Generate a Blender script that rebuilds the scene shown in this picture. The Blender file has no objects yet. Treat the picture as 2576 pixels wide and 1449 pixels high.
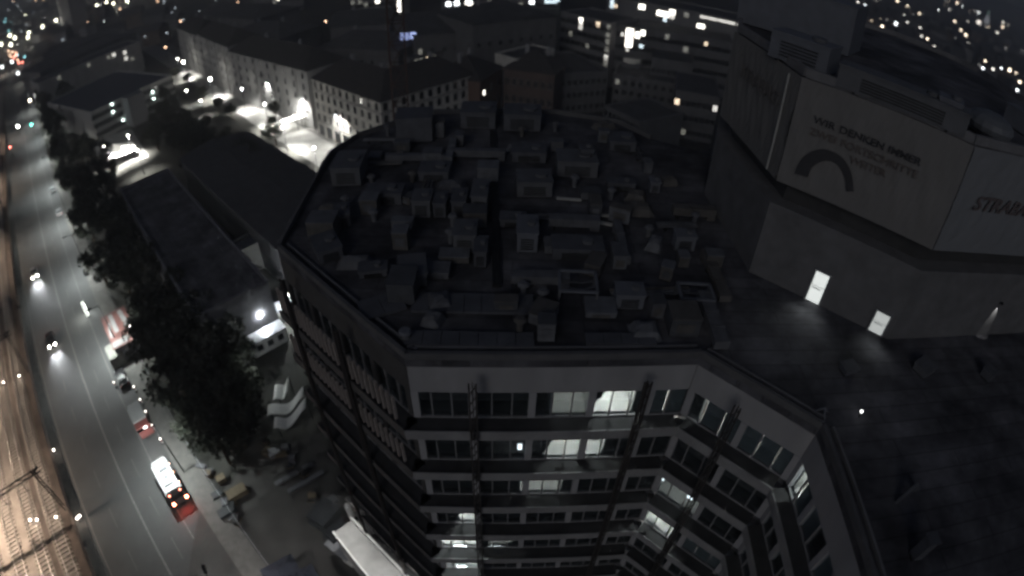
import bpy, bmesh, math, random
from mathutils import Vector, Matrix
random.seed(7)
S = bpy.context.scene
COL = S.collection
# ------------------------------------------------------------------ camera, sky, added front light, exposure
CAMZ = 58.0; PITCH = math.radians(38.42); ROLL = math.radians(1.70); FPX = 1435.26   # FPX: pixels per radian in a 2576 px wide frame
cd = bpy.data.cameras.new('camera'); cam = bpy.data.objects.new('camera', cd); COL.objects.link(cam); S.camera = cam
fwd = Vector((0, math.cos(PITCH), -math.sin(PITCH))); rt = Vector((1, 0, 0)); upv = rt.cross(fwd)
RX = rt*math.cos(ROLL)+upv*math.sin(ROLL); UY = upv*math.cos(ROLL)-rt*math.sin(ROLL)
cam.matrix_world = Matrix(((RX.x, UY.x, -fwd.x, 0), (RX.y, UY.y, -fwd.y, 0), (RX.z, UY.z, -fwd.z, CAMZ), (0, 0, 0, 1)))
cd.type = 'PANO'; cd.sensor_width = 36.0; cd.sensor_fit = 'HORIZONTAL'; cd.clip_end = 20000; cd.lens = 18
cc = cd.cycles if hasattr(cd, 'cycles') and hasattr(cd.cycles, 'panorama_type') else cd
cc.panorama_type = 'FISHEYE_LENS_POLYNOMIAL'
cc.fisheye_fov = math.pi
cc.fisheye_polynomial_k0 = 0.0
cc.fisheye_polynomial_k1 = -(2576/36)/FPX
cc.fisheye_polynomial_k2 = 0.0; cc.fisheye_polynomial_k3 = 0.0; cc.fisheye_polynomial_k4 = 0.0
cd.dof.use_dof = True; cd.dof.focus_distance = 38.0; cd.dof.aperture_fstop = 0.1

wd = bpy.data.worlds.new('World'); S.world = wd; wd.use_nodes = True
nt = wd.node_tree; bg = nt.nodes['Background']
sky = nt.nodes.new('ShaderNodeTexSky'); sky.sky_type = 'NISHITA'; sky.sun_disc = False
SUN_EL, SUN_AZ = math.radians(26), math.radians(200)     # azimuth clockwise from +Y: the glow stands behind the camera
sky.sun_elevation = SUN_EL; sky.sun_rotation = SUN_AZ
hs = nt.nodes.new('ShaderNodeHueSaturation'); hs.inputs['Saturation'].default_value = 0.62
tn = nt.nodes.new('ShaderNodeMix'); tn.data_type = 'RGBA'; tn.blend_type = 'MULTIPLY'; tn.inputs[0].default_value = 1.0; tn.inputs[7].default_value = (.80, .92, 1.25, 1)
nt.links.new(sky.outputs[0], hs.inputs['Color']); nt.links.new(hs.outputs[0], tn.inputs[6]); nt.links.new(tn.outputs[2], bg.inputs[0])
bg.inputs[1].default_value = 0.0070
sl = bpy.data.lights.new('front_glow', 'SUN'); sl.energy = 0.25; sl.angle = math.radians(25); sl.color = (1.0, .965, .93)
so = bpy.data.objects.new('front_glow', sl); COL.objects.link(so)  # dim sun lamp added behind the camera to light the facades facing it
sd = Vector((math.sin(SUN_AZ)*math.cos(SUN_EL), math.cos(SUN_AZ)*math.cos(SUN_EL), math.sin(SUN_EL)))
so.rotation_euler = sd.to_track_quat('Z', 'Y').to_euler(); so.location = (0, -40, 120)
vs = S.view_settings; vs.view_transform = 'Standard'; vs.look = 'None'; vs.exposure = 0; vs.gamma = 1; vs.use_curve_mapping = False
cy = S.cycles; cy.use_denoising = True; cy.max_bounces = 4; cy.diffuse_bounces = 2; cy.glossy_bounces = 2; cy.transmission_bounces = 3
cy.transparent_max_bounces = 8; cy.sample_clamp_indirect = 1.5; cy.sample_clamp_direct = 0; cy.filter_width = 2.7
cy.use_adaptive_sampling = True; cy.adaptive_threshold = .06; cy.adaptive_min_samples = 12
cy.caustics_reflective = False; cy.caustics_refractive = False; cy.blur_glossy = 1.0
try: cy.use_light_tree = True
except Exception: pass

# ------------------------------------------------------------------ helpers
def ray(x, y):
    "viewing direction of a point given in a 2576 x 1449 frame"
    a, b = x-1288.0, -(y-724.5); r = math.hypot(a, b)+1e-9; t = r/FPX; s = math.sin(t)/r
    return RX*(a*s)+UY*(b*s)+fwd*math.cos(t)
def at(x, y, z=0.0):
    d = ray(x, y); k = (z-CAMZ)/d.z; return Vector((d.x*k, d.y*k, z))
def V2(p): return Vector((p[0], p[1]))
def hit(x, y, P, Q):
    "where that ray meets the upright plane through P, Q: (metres along, height)"
    d = ray(x, y); ux, uy = Q[0]-P[0], Q[1]-P[1]; L = math.hypot(ux, uy); ux /= L; uy /= L
    nx, ny = uy, -ux; k = (P[0]*nx+P[1]*ny)/(d.x*nx+d.y*ny)
    return (d.x*k-P[0])*ux+(d.y*k-P[1])*uy, CAMZ+d.z*k

MATS = {}
def mat(name, col, rough=.8, var=.25, scale=1.5, emit=None, strength=0, metal=0, spec=.3, streak=None):
    if name in MATS: return MATS[name]
    m = bpy.data.materials.new(name); m.use_nodes = True; t = m.node_tree; b = t.nodes['Principled BSDF']
    b.inputs['Roughness'].default_value = rough; b.inputs['Metallic'].default_value = metal
    b.inputs['Specular IOR Level'].default_value = spec
    c = (*col, 1)
    if var > 0:
        tc = t.nodes.new('ShaderNodeTexCoord'); n = t.nodes.new('ShaderNodeTexNoise'); n.inputs['Scale'].default_value = scale
        n.inputs['Detail'].default_value = 5; n.inputs['Roughness'].default_value = .62
        if streak:
            mp = t.nodes.new('ShaderNodeMapping'); mp.inputs['Scale'].default_value = streak
            t.links.new(tc.outputs['Object'], mp.inputs[0]); t.links.new(mp.outputs[0], n.inputs['Vector'])
        else: t.links.new(tc.outputs['Object'], n.inputs['Vector'])
        r = t.nodes.new('ShaderNodeValToRGB'); r.color_ramp.elements[0].position = .3; r.color_ramp.elements[1].position = .72
        r.color_ramp.elements[0].color = (*[x*(1-var) for x in col], 1); r.color_ramp.elements[1].color = (*[min(1, x*(1+var)) for x in col], 1)
        t.links.new(n.outputs[0], r.inputs[0]); t.links.new(r.outputs[0], b.inputs['Base Color'])
        bu = t.nodes.new('ShaderNodeBump'); bu.inputs['Strength'].default_value = .25; bu.inputs['Distance'].default_value = .03
        t.links.new(n.outputs[0], bu.inputs['Height']); t.links.new(bu.outputs[0], b.inputs['Normal'])
    else: b.inputs['Base Color'].default_value = c
    if emit:
        b.inputs['Emission Color'].default_value = (*emit, 1); b.inputs['Emission Strength'].default_value = strength
    MATS[name] = m; return m
def lamp_mat(name, col, s): return mat(name, (.8, .8, .8), .5, 0, emit=col, strength=s)
def glass(name, tint=(.75, .8, .82)):
    m = bpy.data.materials.new(name); m.use_nodes = True; t = m.node_tree; t.nodes.remove(t.nodes['Principled BSDF'])
    o = t.nodes['Material Output']; mx = t.nodes.new('ShaderNodeMixShader'); tr = t.nodes.new('ShaderNodeBsdfTransparent'); g = t.nodes.new('ShaderNodeBsdfGlossy')
    mx.inputs[0].default_value = .2; g.inputs['Roughness'].default_value = .06; g.inputs[0].default_value = (.9, .95, 1, 1)
    tr.inputs[0].default_value = (*tint, 1)
    t.links.new(tr.outputs[0], mx.inputs[1]); t.links.new(g.outputs[0], mx.inputs[2]); t.links.new(mx.outputs[0], o.inputs[0])
    MATS[name] = m; return m

class MB:
    def __init__(s): s.v = []; s.f = []; s.m = []
    def add(s, vs, fs, mi=0):
        o = len(s.v); s.v += [tuple(v) for v in vs]; s.f += [tuple(i+o for i in f) for f in fs]; s.m += [mi]*len(fs); return s
    def box(s, x0, x1, y0, y1, z0, z1, mi=0):
        return s.add([(x0, y0, z0), (x1, y0, z0), (x1, y1, z0), (x0, y1, z0), (x0, y0, z1), (x1, y0, z1), (x1, y1, z1), (x0, y1, z1)],
                     [(3, 2, 1, 0), (4, 5, 6, 7), (0, 1, 5, 4), (1, 2, 6, 5), (2, 3, 7, 6), (3, 0, 4, 7)], mi)
    def prism(s, poly, z0, z1, mi=0, top=None):
        n = len(poly); a = sum(poly[i][0]*poly[(i+1) % n][1]-poly[(i+1) % n][0]*poly[i][1] for i in range(n))
        if a < 0: poly = poly[::-1]
        s.add([(p[0], p[1], z0) for p in poly]+[(p[0], p[1], z1) for p in poly], [tuple(range(n))[::-1]]+[(i, (i+1) % n, n+(i+1) % n, n+i) for i in range(n)], mi)
        return s.add([(p[0], p[1], z1) for p in poly], [tuple(range(n))], mi if top is None else top)
    def bar(s, a, b, w, h=None, mi=0):
        a, b = Vector(a), Vector(b); h = h or w; d = (b-a).normalized(); q = Vector((0, 0, 1)) if abs(d.z) < .95 else Vector((1, 0, 0))
        x = d.cross(q).normalized()*w/2; y = x.cross(d).normalized()*h/2
        vs = [a-x-y, a+x-y, a+x+y, a-x+y, b-x-y, b+x-y, b+x+y, b-x+y]
        return s.add(vs, [(0, 1, 2, 3), (7, 6, 5, 4), (4, 5, 1, 0), (5, 6, 2, 1), (6, 7, 3, 2), (7, 4, 0, 3)], mi)
    def tube(s, a, b, r0, r1=None, n=8, mi=0):
        a, b = Vector(a), Vector(b); r1 = r0 if r1 is None else r1; d = (b-a).normalized(); q = Vector((0, 0, 1)) if abs(d.z) < .95 else Vector((1, 0, 0))
        x = d.cross(q).normalized(); y = x.cross(d)
        vs = [a+(x*math.cos(t)+y*math.sin(t))*r0 for t in [2*math.pi*i/n for i in range(n)]]+[b+(x*math.cos(t)+y*math.sin(t))*r1 for t in [2*math.pi*i/n for i in range(n)]]
        return s.add(vs, [(i, (i+1) % n, n+(i+1) % n, n+i) for i in range(n)]+[tuple(range(n))[::-1], tuple(range(n, 2*n))], mi)
    def ball(s, c, r, n=10, k=6, sz=1., mi=0):
        vs = []; fs = []
        for j in range(k+1):
            ph = math.pi*j/k
            for i in range(n):
                t = 2*math.pi*i/n; vs.append((c[0]+r*math.sin(ph)*math.cos(t), c[1]+r*math.sin(ph)*math.sin(t), c[2]+r*sz*math.cos(ph)))
        for j in range(k):
            for i in range(n): fs.append((j*n+i, (j+1)*n+i, (j+1)*n+(i+1) % n, j*n+(i+1) % n))
        return s.add(vs, fs, mi)
    def mesh(s, name, mats):
        me = bpy.data.meshes.new(name); me.from_pydata(s.v, [], s.f)
        for m in (mats if isinstance(mats, (list, tuple)) else [mats]): me.materials.append(m)
        me.polygons.foreach_set('material_index', s.m); me.update(); return me
    def build(s, name, mats, parent=None, loc=None, rz=0):
        return link(name, s.mesh(name, mats), parent, loc, rz)
def link(name, data, parent=None, loc=None, rz=0):
    o = bpy.data.objects.new(name, data); COL.objects.link(o)
    if parent: o.parent = parent
    if loc is not None: o.location = loc
    if rz: o.rotation_euler.z = rz
    return o
def tag(o, label=None, cat=None, group=None, kind=None):
    if label: o['label'] = label
    if cat: o['category'] = cat
    if group: o['group'] = group
    if kind: o['kind'] = kind
    return o
def thing(name, label, cat, loc=(0, 0, 0), rz=0, group=None):
    o = link(name, None, None, loc, rz); o.empty_display_size = .2; return tag(o, label, cat, group)
def copy_tree(o, parent=None):
    c = o.copy(); COL.objects.link(c)
    if parent: c.parent = parent
    for ch in list(o.children): copy_tree(ch, c)
    return c
def struct(name, mb, m): return tag(mb.build(name, m), kind='structure')
def light(kind, name, parent, loc, power, col=(1, 1, 1), size=.2, spot=None, blend=.6, aim=None):
    l = bpy.data.lights.new(name, kind); l.energy = power; l.color = col
    if kind == 'SPOT': l.spot_size = math.radians(spot); l.spot_blend = blend
    l.shadow_soft_size = size
    o = link(name, l, parent, loc)
    if aim: o.rotation_euler = Vector(aim).to_track_quat('-Z', 'Y').to_euler()
    return o

M_conc = mat('concrete_grey', (.30, .30, .31), .85, .2, .8)
M_fac = mat('facade_render', (.36, .36, .37), .8, .16, .6, streak=(1, 1, .25))
M_dark = mat('dark_metal', (.04, .04, .042), .55, .2, 3, metal=.4)
M_black = mat('black_rubber', (.015, .015, .015), .8, .2, 5)
M_roof = mat('bitumen_roof', (.135, .135, .147), .9, .45, .35)
def membrane(m):
    t = m.node_tree; b = t.nodes['Principled BSDF']; src = b.inputs['Base Color'].links[0].from_socket
    tc = t.nodes.new('ShaderNodeTexCoord'); br = t.nodes.new('ShaderNodeTexBrick'); br.inputs['Scale'].default_value = 1.0; br.inputs['Brick Width'].default_value = 7.5; br.inputs['Row Height'].default_value = 1.05; br.inputs['Mortar Size'].default_value = .03
    br.inputs['Color1'].default_value = (1, 1, 1, 1); br.inputs['Color2'].default_value = (.72, .72, .74, 1); br.inputs['Mortar'].default_value = (.45, .45, .45, 1); t.links.new(tc.outputs['Object'], br.inputs['Vector'])
    n = t.nodes.new('ShaderNodeTexNoise'); n.inputs['Scale'].default_value = .22; n.inputs['Detail'].default_value = 8; n.inputs['Roughness'].default_value = .7; t.links.new(tc.outputs['Object'], n.inputs['Vector'])
    rp = t.nodes.new('ShaderNodeValToRGB'); rp.color_ramp.elements[0].position = .38; rp.color_ramp.elements[0].color = (.4, .4, .42, 1); rp.color_ramp.elements[1].position = .66; rp.color_ramp.elements[1].color = (1.35, 1.35, 1.35, 1); t.links.new(n.outputs[0], rp.inputs[0])
    m1 = t.nodes.new('ShaderNodeMix'); m1.data_type = 'RGBA'; m1.blend_type = 'MULTIPLY'; m1.inputs[0].default_value = 1; m2 = t.nodes.new('ShaderNodeMix'); m2.data_type = 'RGBA'; m2.blend_type = 'MULTIPLY'; m2.inputs[0].default_value = 1
    t.links.new(src, m1.inputs[6]); t.links.new(br.outputs[0], m1.inputs[7]); t.links.new(m1.outputs[2], m2.inputs[6]); t.links.new(rp.outputs[0], m2.inputs[7]); t.links.new(m2.outputs[2], b.inputs['Base Color'])
membrane(M_roof)
M_steel = mat('galvanised_steel', (.36, .37, .39), .5, .25, 2, metal=.3)
M_white = mat('white_paint', (.72, .72, .70), .6, .1, 2)
M_glassd = mat('dark_glass', (.02, .022, .025), .12, .1, 4, spec=.6)
M_glass = glass('clear_glass')
M_red = mat('red_paint', (.42, .05, .045), .5, .2, 2)
M_asph = mat('asphalt', (.066, .067, .068), .75, .13, .35)
M_paint = mat('road_paint', (.16, .16, .155), .7, .35, 3)
M_pave = mat('paving', (.115, .112, .106), .85, .3, .8)
M_soil = mat('dark_soil', (.05, .05, .045), .95, .5, .15)
M_ball = mat('ballast', (.25, .22, .198), .95, .35, .35)
M_rail = mat('rail_steel', (.5, .47, .45), .35, .2, 3, metal=.8)
M_sleep = mat('sleeper', (.275, .25, .228), .9, .3, 2)
M_bark = mat('bark', (.07, .055, .04), .95, .4, 3)
M_leaf = mat('leaves', (.03, .034, .025), .8, .45, .6)
M_plaster = mat('pale_plaster', (.60, .585, .545), .85, .16, .35)
M_stone = mat('grey_stone_facade', (.36, .36, .355), .85, .2, .4, streak=(1, 1, .3))
M_tile = mat('dark_roof_tiles', (.06, .056, .055), .85, .35, 1.2)
M_bluer = mat('blue_grey_roof', (.085, .09, .115), .8, .3, .6)
L_white = lamp_mat('lamp_white', (1, .97, .9), 40)
L_hot = lamp_mat('lamp_bright', (1, .96, .86), 90)
L_warm = lamp_mat('lamp_warm', (1, .80, .58), 30)
L_amber = lamp_mat('lamp_sodium', (1, .9, .62), 70)
L_red = lamp_mat('lamp_red', (1, .16, .09), 40)
L_cyan = lamp_mat('lamp_green', (.2, 1, .85), 30)
L_blue = lamp_mat('lamp_blue', (.35, .5, 1), 6)
LW = {'w': lamp_mat('lit_window_white', (1, .96, .88), 1.0), 'b': lamp_mat('lit_window_bright', (1, .95, .85), 5.0), 'o': lamp_mat('lit_window_warm', (1, .78, .55), 1.6),
      'c': lamp_mat('lit_window_cool', (.75, .92, 1), 1.6), 'd': lamp_mat('lit_window_dim', (.9, .88, .72), .16), 'u': lamp_mat('lit_window_blue', (.35, .5, 1), 1.8),
      'x': lamp_mat('lit_window_glare', (1, .92, .82), 5.0), 'y': lamp_mat('lit_window_far_warm', (1, .82, .62), 9.0), 'z': lamp_mat('lit_window_far_white', (.92, .97, 1), 9.0)}

# ------------------------------------------------------------------ the setting: ground, hills, road, railway
struct('ground', MB().add([(-9000, -3000, 0), (9000, -3000, 0), (9000, 12000, 0), (-9000, 12000, 0)], [(0, 1, 2, 3)]), M_soil)
hb = MB(); hv = []; nx, ny = 60, 14
for j in range(ny):
    for i in range(nx):
        a = math.radians(-62+124*i/(nx-1)); r = 900+2300*j/(ny-1)
        z = (j/(ny-1))**1.2*46*(0.75+.3*math.sin(a*5+1)+.15*math.sin(a*13)+.12*math.sin(r*.004+a*9)) - 1.0
        hv.append((r*math.sin(a), r*math.cos(a), z))
hb.add(hv, [(j*nx+i, j*nx+i+1, (j+1)*nx+i+1, (j+1)*nx+i) for j in range(ny-1) for i in range(nx-1)])
struct('hills', hb, M_soil)

RM = Vector((-85.23, 62.01)); RD = Vector((-.74192, .67049)); RN = Vector((.67049, .74192)); RANG = math.atan2(RD.y, RD.x)
def RP(s, l, z=0): p = RM+RD*s+RN*l; return Vector((p.x, p.y, z))
def strip(mb, s0, s1, l0, l1, z, mi=0, n=1):
    for k in range(n):
        a, b = s0+(s1-s0)*k/n, s0+(s1-s0)*(k+1)/n
        mb.add([RP(a, l0, z), RP(b, l0, z), RP(b, l1, z), RP(a, l1, z)][::-1], [(0, 1, 2, 3)], mi)
    return mb
road = struct('road', strip(MB(), -140, 900, -7.6, 7.4, .008, n=20), M_asph)
kb = strip(strip(MB(), -140, 900, -9.2, -7.6, .12, n=20), -140, 900, 7.4, 10.4, .12, n=20)
for s0, s1, l in ((-140, 900, -7.6), (-140, 900, 7.4)):
    kb.add([RP(s0, l, 0), RP(s1, l, 0), RP(s1, l, .12), RP(s0, l, .12)], [(0, 1, 2, 3)])
struct('pavement', kb, M_pave)
mk = MB()
strip(mk, -140, 400, -.13, .13, .014, n=8); strip(mk, -140, 400, -7.15, -7.0, .014, n=8); strip(mk, -140, 300, 4.75, 4.9, .014, n=8)
link('lane_line', mk.mesh('lane_line', M_paint), road)
dash = strip(MB(), 0, 3.6, -.08, .08, .014).mesh('lane_dash', mat('worn_paint', (.105, .105, .10), .7, .3, 3))
dv = RP(0, 0)
for k in range(44):
    for l in (2.35, -3.6):
        s = -78+7.4*k+(2 if l < 0 else 0); o = link('lane_dash', dash, road); p = RD*s+RN*l; o.location = (p.x, p.y, 0)
bed = struct('railway_bed', strip(MB(), -140, 900, -70, -9.2, .004, n=20), M_ball)
dk = strip(MB(), -140, 900, -11.0, -9.6, .02, n=10); strip(dk, -140, 900, -14.4, -13.5, .02, n=10)
struct('drainage_path', dk, mat('damp_soil', (.10, .08, .07), .95, .5, .3))
# tracks: rails and sleepers of each track are parts
rail_m = MB(); a, b = RP(-140, 0), RP(700, 0)
rail_m.bar((a.x, a.y, 0), (b.x, b.y, 0), .08, .16); rail_me = rail_m.mesh('rail', M_rail)
sl_m = MB(); p, q = RN*-1.25, RN*1.25; sl_m.bar((p.x, p.y, 0), (q.x, q.y, 0), .26, .14); sl_me = sl_m.mesh('sleeper', M_sleep)
TRK = [-12.05, -15.75, -19.6, -23.4, -29.0, -33.0]
TL = ['railway track nearest the road', 'second railway track from the road, its rails shining by two lamps', 'third railway track from the road', 'fourth railway track from the road', 'fifth railway track from the road, beyond the gap', 'outermost railway track from the road']
for ti, l in enumerate(TRK):
    t = thing('railway_track', TL[ti], 'railway track', RP(0, l, 0), group='railway tracks beside the road')
    for g in (-.75, .75):
        o = link('rail', rail_me, t); o.location = (RN.x*g-RM.x, RN.y*g-RM.y, .26)
    rest = MB()
    for k in range(360 if ti < 2 else 220):
        s = -72+.72*k
        if ti < 2 and k < 150: o = link('sleeper', sl_me, t); o.location = (RD.x*s, RD.y*s, .12)
        else: p1, p2 = RD*s-RN*1.25, RD*s+RN*1.25; rest.bar((p1.x, p1.y, .12), (p2.x, p2.y, .12), .26, .14)
    tag(rest.build('far_sleepers', M_sleep, t), kind='stuff')
# catenary gantries over the tracks
def gantry(s, label):
    t = thing('catenary_gantry', label, 'gantry', RP(s, -9.6, 0), RANG+math.pi/2, 'gantries over the railway tracks')   # local +x points away from the road
    for x in (0, 28):
        m = MB()
        for dx in (-.22, .22): m.bar((x+dx, 0, 0), (x+dx, 0, 9.2), .12)
        for k in range(9): m.bar((x-.22, 0, k), (x+.22, 0, k+1), .07)
        m.build('mast', M_dark, t)
    m = MB()
    for z in (8.2, 8.9): m.bar((-1, 0, z), (29, 0, z), .16)
    for k in range(15): m.bar((-1+2*k, 0, 8.2 if k % 2 else 8.9), (1+2*k, 0, 8.9 if k % 2 else 8.2), .09)
    m.build('beam', M_dark, t)
    for l in TRK[:4]: m = MB(); x = -9.6-l; m.bar((x, 0, 8.2), (x, 0, 6.4), .06); m.bar((x-.6, 0, 6.4), (x+.6, 0, 6.6), .05); m.build('insulator', M_dark, t)
for s, lb in ((-46.5, 'dark lattice gantry across the railway tracks beside the white truck'), (-13.0, 'dark lattice gantry across the railway tracks beside the headlit cars'), (62, 'dark lattice gantry across the railway tracks farther up the line'), (118, 'farthest dark gantry across the railway tracks before the traffic lights')): gantry(s, lb)
fb = MB(); strip(fb, -140, 300, -9.25, -9.19, .15)
fw = thing('noise_barrier', 'long low brown barrier between the railway and the road', 'barrier', RP(0, -9.05))
for k in range(62):
    m = MB(); s0 = -75+5*k; a, b = RD*s0, RD*(s0+4.94); m.bar((a.x, a.y, .75), (b.x, b.y, .75), .12, 1.4); m.build('panel', mat('rust_brown', (.085, .065, .055), .9, .3, 1), fw)

# ------------------------------------------------------------------ lamps that light the place
pole = MB(); pole.tube((0, 0, 0), (0, 0, 9.6), .11, .07); pole.tube((0, 0, 9.6), (1.6, 0, 9.9), .06, .05); POLE = pole.mesh('pole', M_dark)
hd = MB(); hd.box(1.3, 2.2, -.18, .18, 9.86, 10.02); HEAD = hd.mesh('lamp_head', M_dark)
def cutoff_lamp(pos, rz, power, label, group, col=(.93, 1, .97), spot=150):
    t = thing('street_lamp', label, 'street lamp', pos, rz, group)
    link('pole', POLE, t); link('lamp_head', HEAD, t); light('SPOT', 'lamp_light', t, (1.75, 0, 9.8), power, col, .25, spot, .7, (0, 0, -1)); return t
for k in range(9):
    s = -52+30*k
    cutoff_lamp(RP(s, 8.2, .12), math.atan2(-RN.y, -RN.x), (11000 if k == 0 else 15500) if k < 6 else 9500, 'dark pole street lamp on the pavement edge of the wide road', 'street lamps along the wide road')
def flood(pos, aim, power, label, h=16, col=(1, .80, .62), spot=110):
    t = thing('floodlight_mast', label, 'floodlight', pos, 0, 'floodlight masts in the rail yard')
    m = MB(); m.tube((0, 0, 0), (0, 0, h), .2, .1); m.build('mast', M_dark, t)
    m = MB(); m.box(-.5, .5, -.3, .3, h, h+.25); m.build('lamp_head', M_dark, t)
    light('SPOT', 'lamp_light', t, (0, 0, h-.1), power, col, .3, spot, .8, aim)
flood(RP(-44, -24.5), (RN.x*.28, RN.y*.28, -1), 58799, 'tall floodlight mast beside the shining rails')
flood(RP(-14, -25.5), (RN.x*.5, RN.y*.5, -1), 36400, 'tall floodlight mast between the two nearer gantries')
flood(RP(34, -25.5), (RN.x*.5, RN.y*.5, -1), 63000, 'tall floodlight mast past the second gantry')
flood(RP(90, -25.5), (RN.x*.5, RN.y*.5, -1), 75600, 'tall floodlight mast near the traffic lights')
flood(RP(150, -25.5), (RN.x*.5, RN.y*.5, -1), 67200, 'tall floodlight mast beyond the traffic lights')
flood(RP(-70, -26), (RN.x*.3, RN.y*.3, -1), 25200, 'tall floodlight mast where the tracks leave the picture')
# small yard lamps beside the tracks
yl = MB(); yl.tube((0, 0, 0), (0, 0, .9), .05); YPOST = yl.mesh('post', M_dark); yl = MB(); yl.ball((0, 0, 1.0), .14); YB = yl.mesh('globe', lamp_mat('yard_globe', (1, .9, .8), 14))
for (x, y), lb in zip(((76, 1308), (93, 1308), (141, 1301), (200, 1298), (194, 1304), (135, 1132), (8, 962), (48, 945)),
    ('left of two marker lamps close together on the second track', 'right of two marker lamps close together on the second track', 'marker lamp on the nearest track by the shining rail', 'brighter of the paired marker lamps by the barrier', 'dimmer of the paired marker lamps by the barrier', 'marker lamp below the gantry mast', 'marker lamp at the left picture edge', 'marker lamp between tracks above the truck')):
    t = thing('marker_lamp', lb, 'marker lamp', at(x, y, 1.0)-Vector((0, 0, 1)), group='marker lamps in the rail yard'); link('post', YPOST, t); link('globe', YB, t)
    light('POINT', 'lamp_light', t, (0, 0, 1.3), 40, (1, .8, .62), .1)

# ------------------------------------------------------------------ trees
def leaf_mesh(name, rx, rz, n, seed, size=.55):
    rnd = random.Random(seed); m = MB(); cl = []
    for k in range(26):
        u = rnd.random()*2*math.pi; w = rnd.uniform(-.75, 1); r = math.sqrt(max(0, 1-w*w))*rnd.uniform(.45, 1.0)
        cl.append((rx*r*math.cos(u), rx*r*math.sin(u), rz*w*rnd.uniform(.6, 1), rnd.uniform(.22, .42)*rx))
    for k in range(n):
        c = rnd.choice(cl); d = Vector((rnd.gauss(0, 1), rnd.gauss(0, 1), rnd.gauss(0, .8))).normalized()*c[3]*rnd.uniform(.5, 1.05)
        p = Vector(c[:3])+d; a = Vector((rnd.gauss(0, 1), rnd.gauss(0, 1), rnd.gauss(0, 1))).normalized(); b = a.cross(Vector((rnd.gauss(0, 1), rnd.gauss(0, 1), rnd.gauss(0, 1)))).normalized()
        s = size*rnd.uniform(.5, 1.2); m.add([p-a*s*.5, p+b*s*.32, p+a*s*.5, p-b*s*.32], [(0, 1, 2, 3)])
    return m.mesh(name, M_leaf)
CROWNS = [leaf_mesh('crown', 3.6, 3.4, 2600, 10+i) for i in range(4)]
def trunk_mesh(seed):
    rnd = random.Random(seed); m = MB(); m.tube((0, 0, 0), (.1, 0, 3.2), .3, .2)
    for k in range(6):
        a = k*1.05+rnd.random(); z = 2.4+.35*k; e = Vector((math.cos(a)*2, math.sin(a)*2, z+2.2)); m.tube((.05, 0, z), e, .13, .04, 6); m.tube(e, e+Vector((math.cos(a+.6)*1.1, math.sin(a+.6)*1.1, .9)), .05, .02, 5)
    m.tube((.1, 0, 3.2), (0, .1, 6.6), .2, .05); return m.mesh('trunk', M_bark)
TRUNKS = [trunk_mesh(i) for i in range(2)]
def tree(pos, sc, label, group, i=None):
    i = random.randrange(4) if i is None else i
    t = thing('broadleaf_tree', label, 'tree', pos, random.random()*6.28, group); t.scale = (sc, sc, sc*random.uniform(.9, 1.15))
    link('trunk', TRUNKS[i % 2], t); c = link('crown', CROWNS[i], t); c.location = (0, 0, 6.0)
for k in range(22):
    s = 24+11.0*k+random.uniform(-2, 2); l = 13.2+random.uniform(-1.2, .9)+(2.5 if k > 14 else 0)
    tree(RP(s, l), random.uniform(.95, 1.25), 'dark leafy tree in the row along the wide road, '+('at the kiosk end' if s < 60 else 'behind the parked pale cars' if s < 110 else 'opposite the farther gantries' if s < 170 else 'towards the traffic lights'), 'trees in the row along the wide road')
for k in range(18):
    s = 10+12.5*k+random.uniform(-3, 3)
    if 84 < s < 150: continue
    tree(RP(s, 20.5+random.uniform(-2, 2)), random.uniform(.9, 1.2), 'dark leafy tree behind the roadside row', 'trees behind the roadside row')
for x, y, sc in ((215, 470, 1.0), (225, 520, 1.0), (235, 600, 1.1), (260, 690, 1.1), (320, 720, 1.0), (390, 790, 1.0), (290, 590, 1.1), (330, 640, 1.1), (380, 720, 1.1), (430, 800, 1.1), (480, 850, 1.1), (540, 1010, 1.1), (600, 1090, 1.0), (520, 1100, .9), (400, 900, 1.0), (470, 760, 1.0), (530, 830, 1.0), (590, 860, .9), (400, 850, 1.1), (450, 930, 1.2), (470, 1000, 1.2), (490, 1070, .9), (520, 960, 1.2), (560, 1060, 1.1), (500, 880, 1.1), (610, 1010, 1.0), (330, 690, 1.0), (300, 640, 1.0), (270, 560, 1.0), (560, 900, 1.0), (600, 930, .9), (560, 1130, .85), (610, 1060, .85)):
    tree(at(x, y, 3)-Vector((0, 0, 3)), sc, 'dark tree in the park '+('near the tent court' if y < 600 else 'between the road and the long hall' if y < 800 else 'behind the kiosk' if x < 480 else 'beside the site cabins'), 'trees in the park beside the building site')

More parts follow.
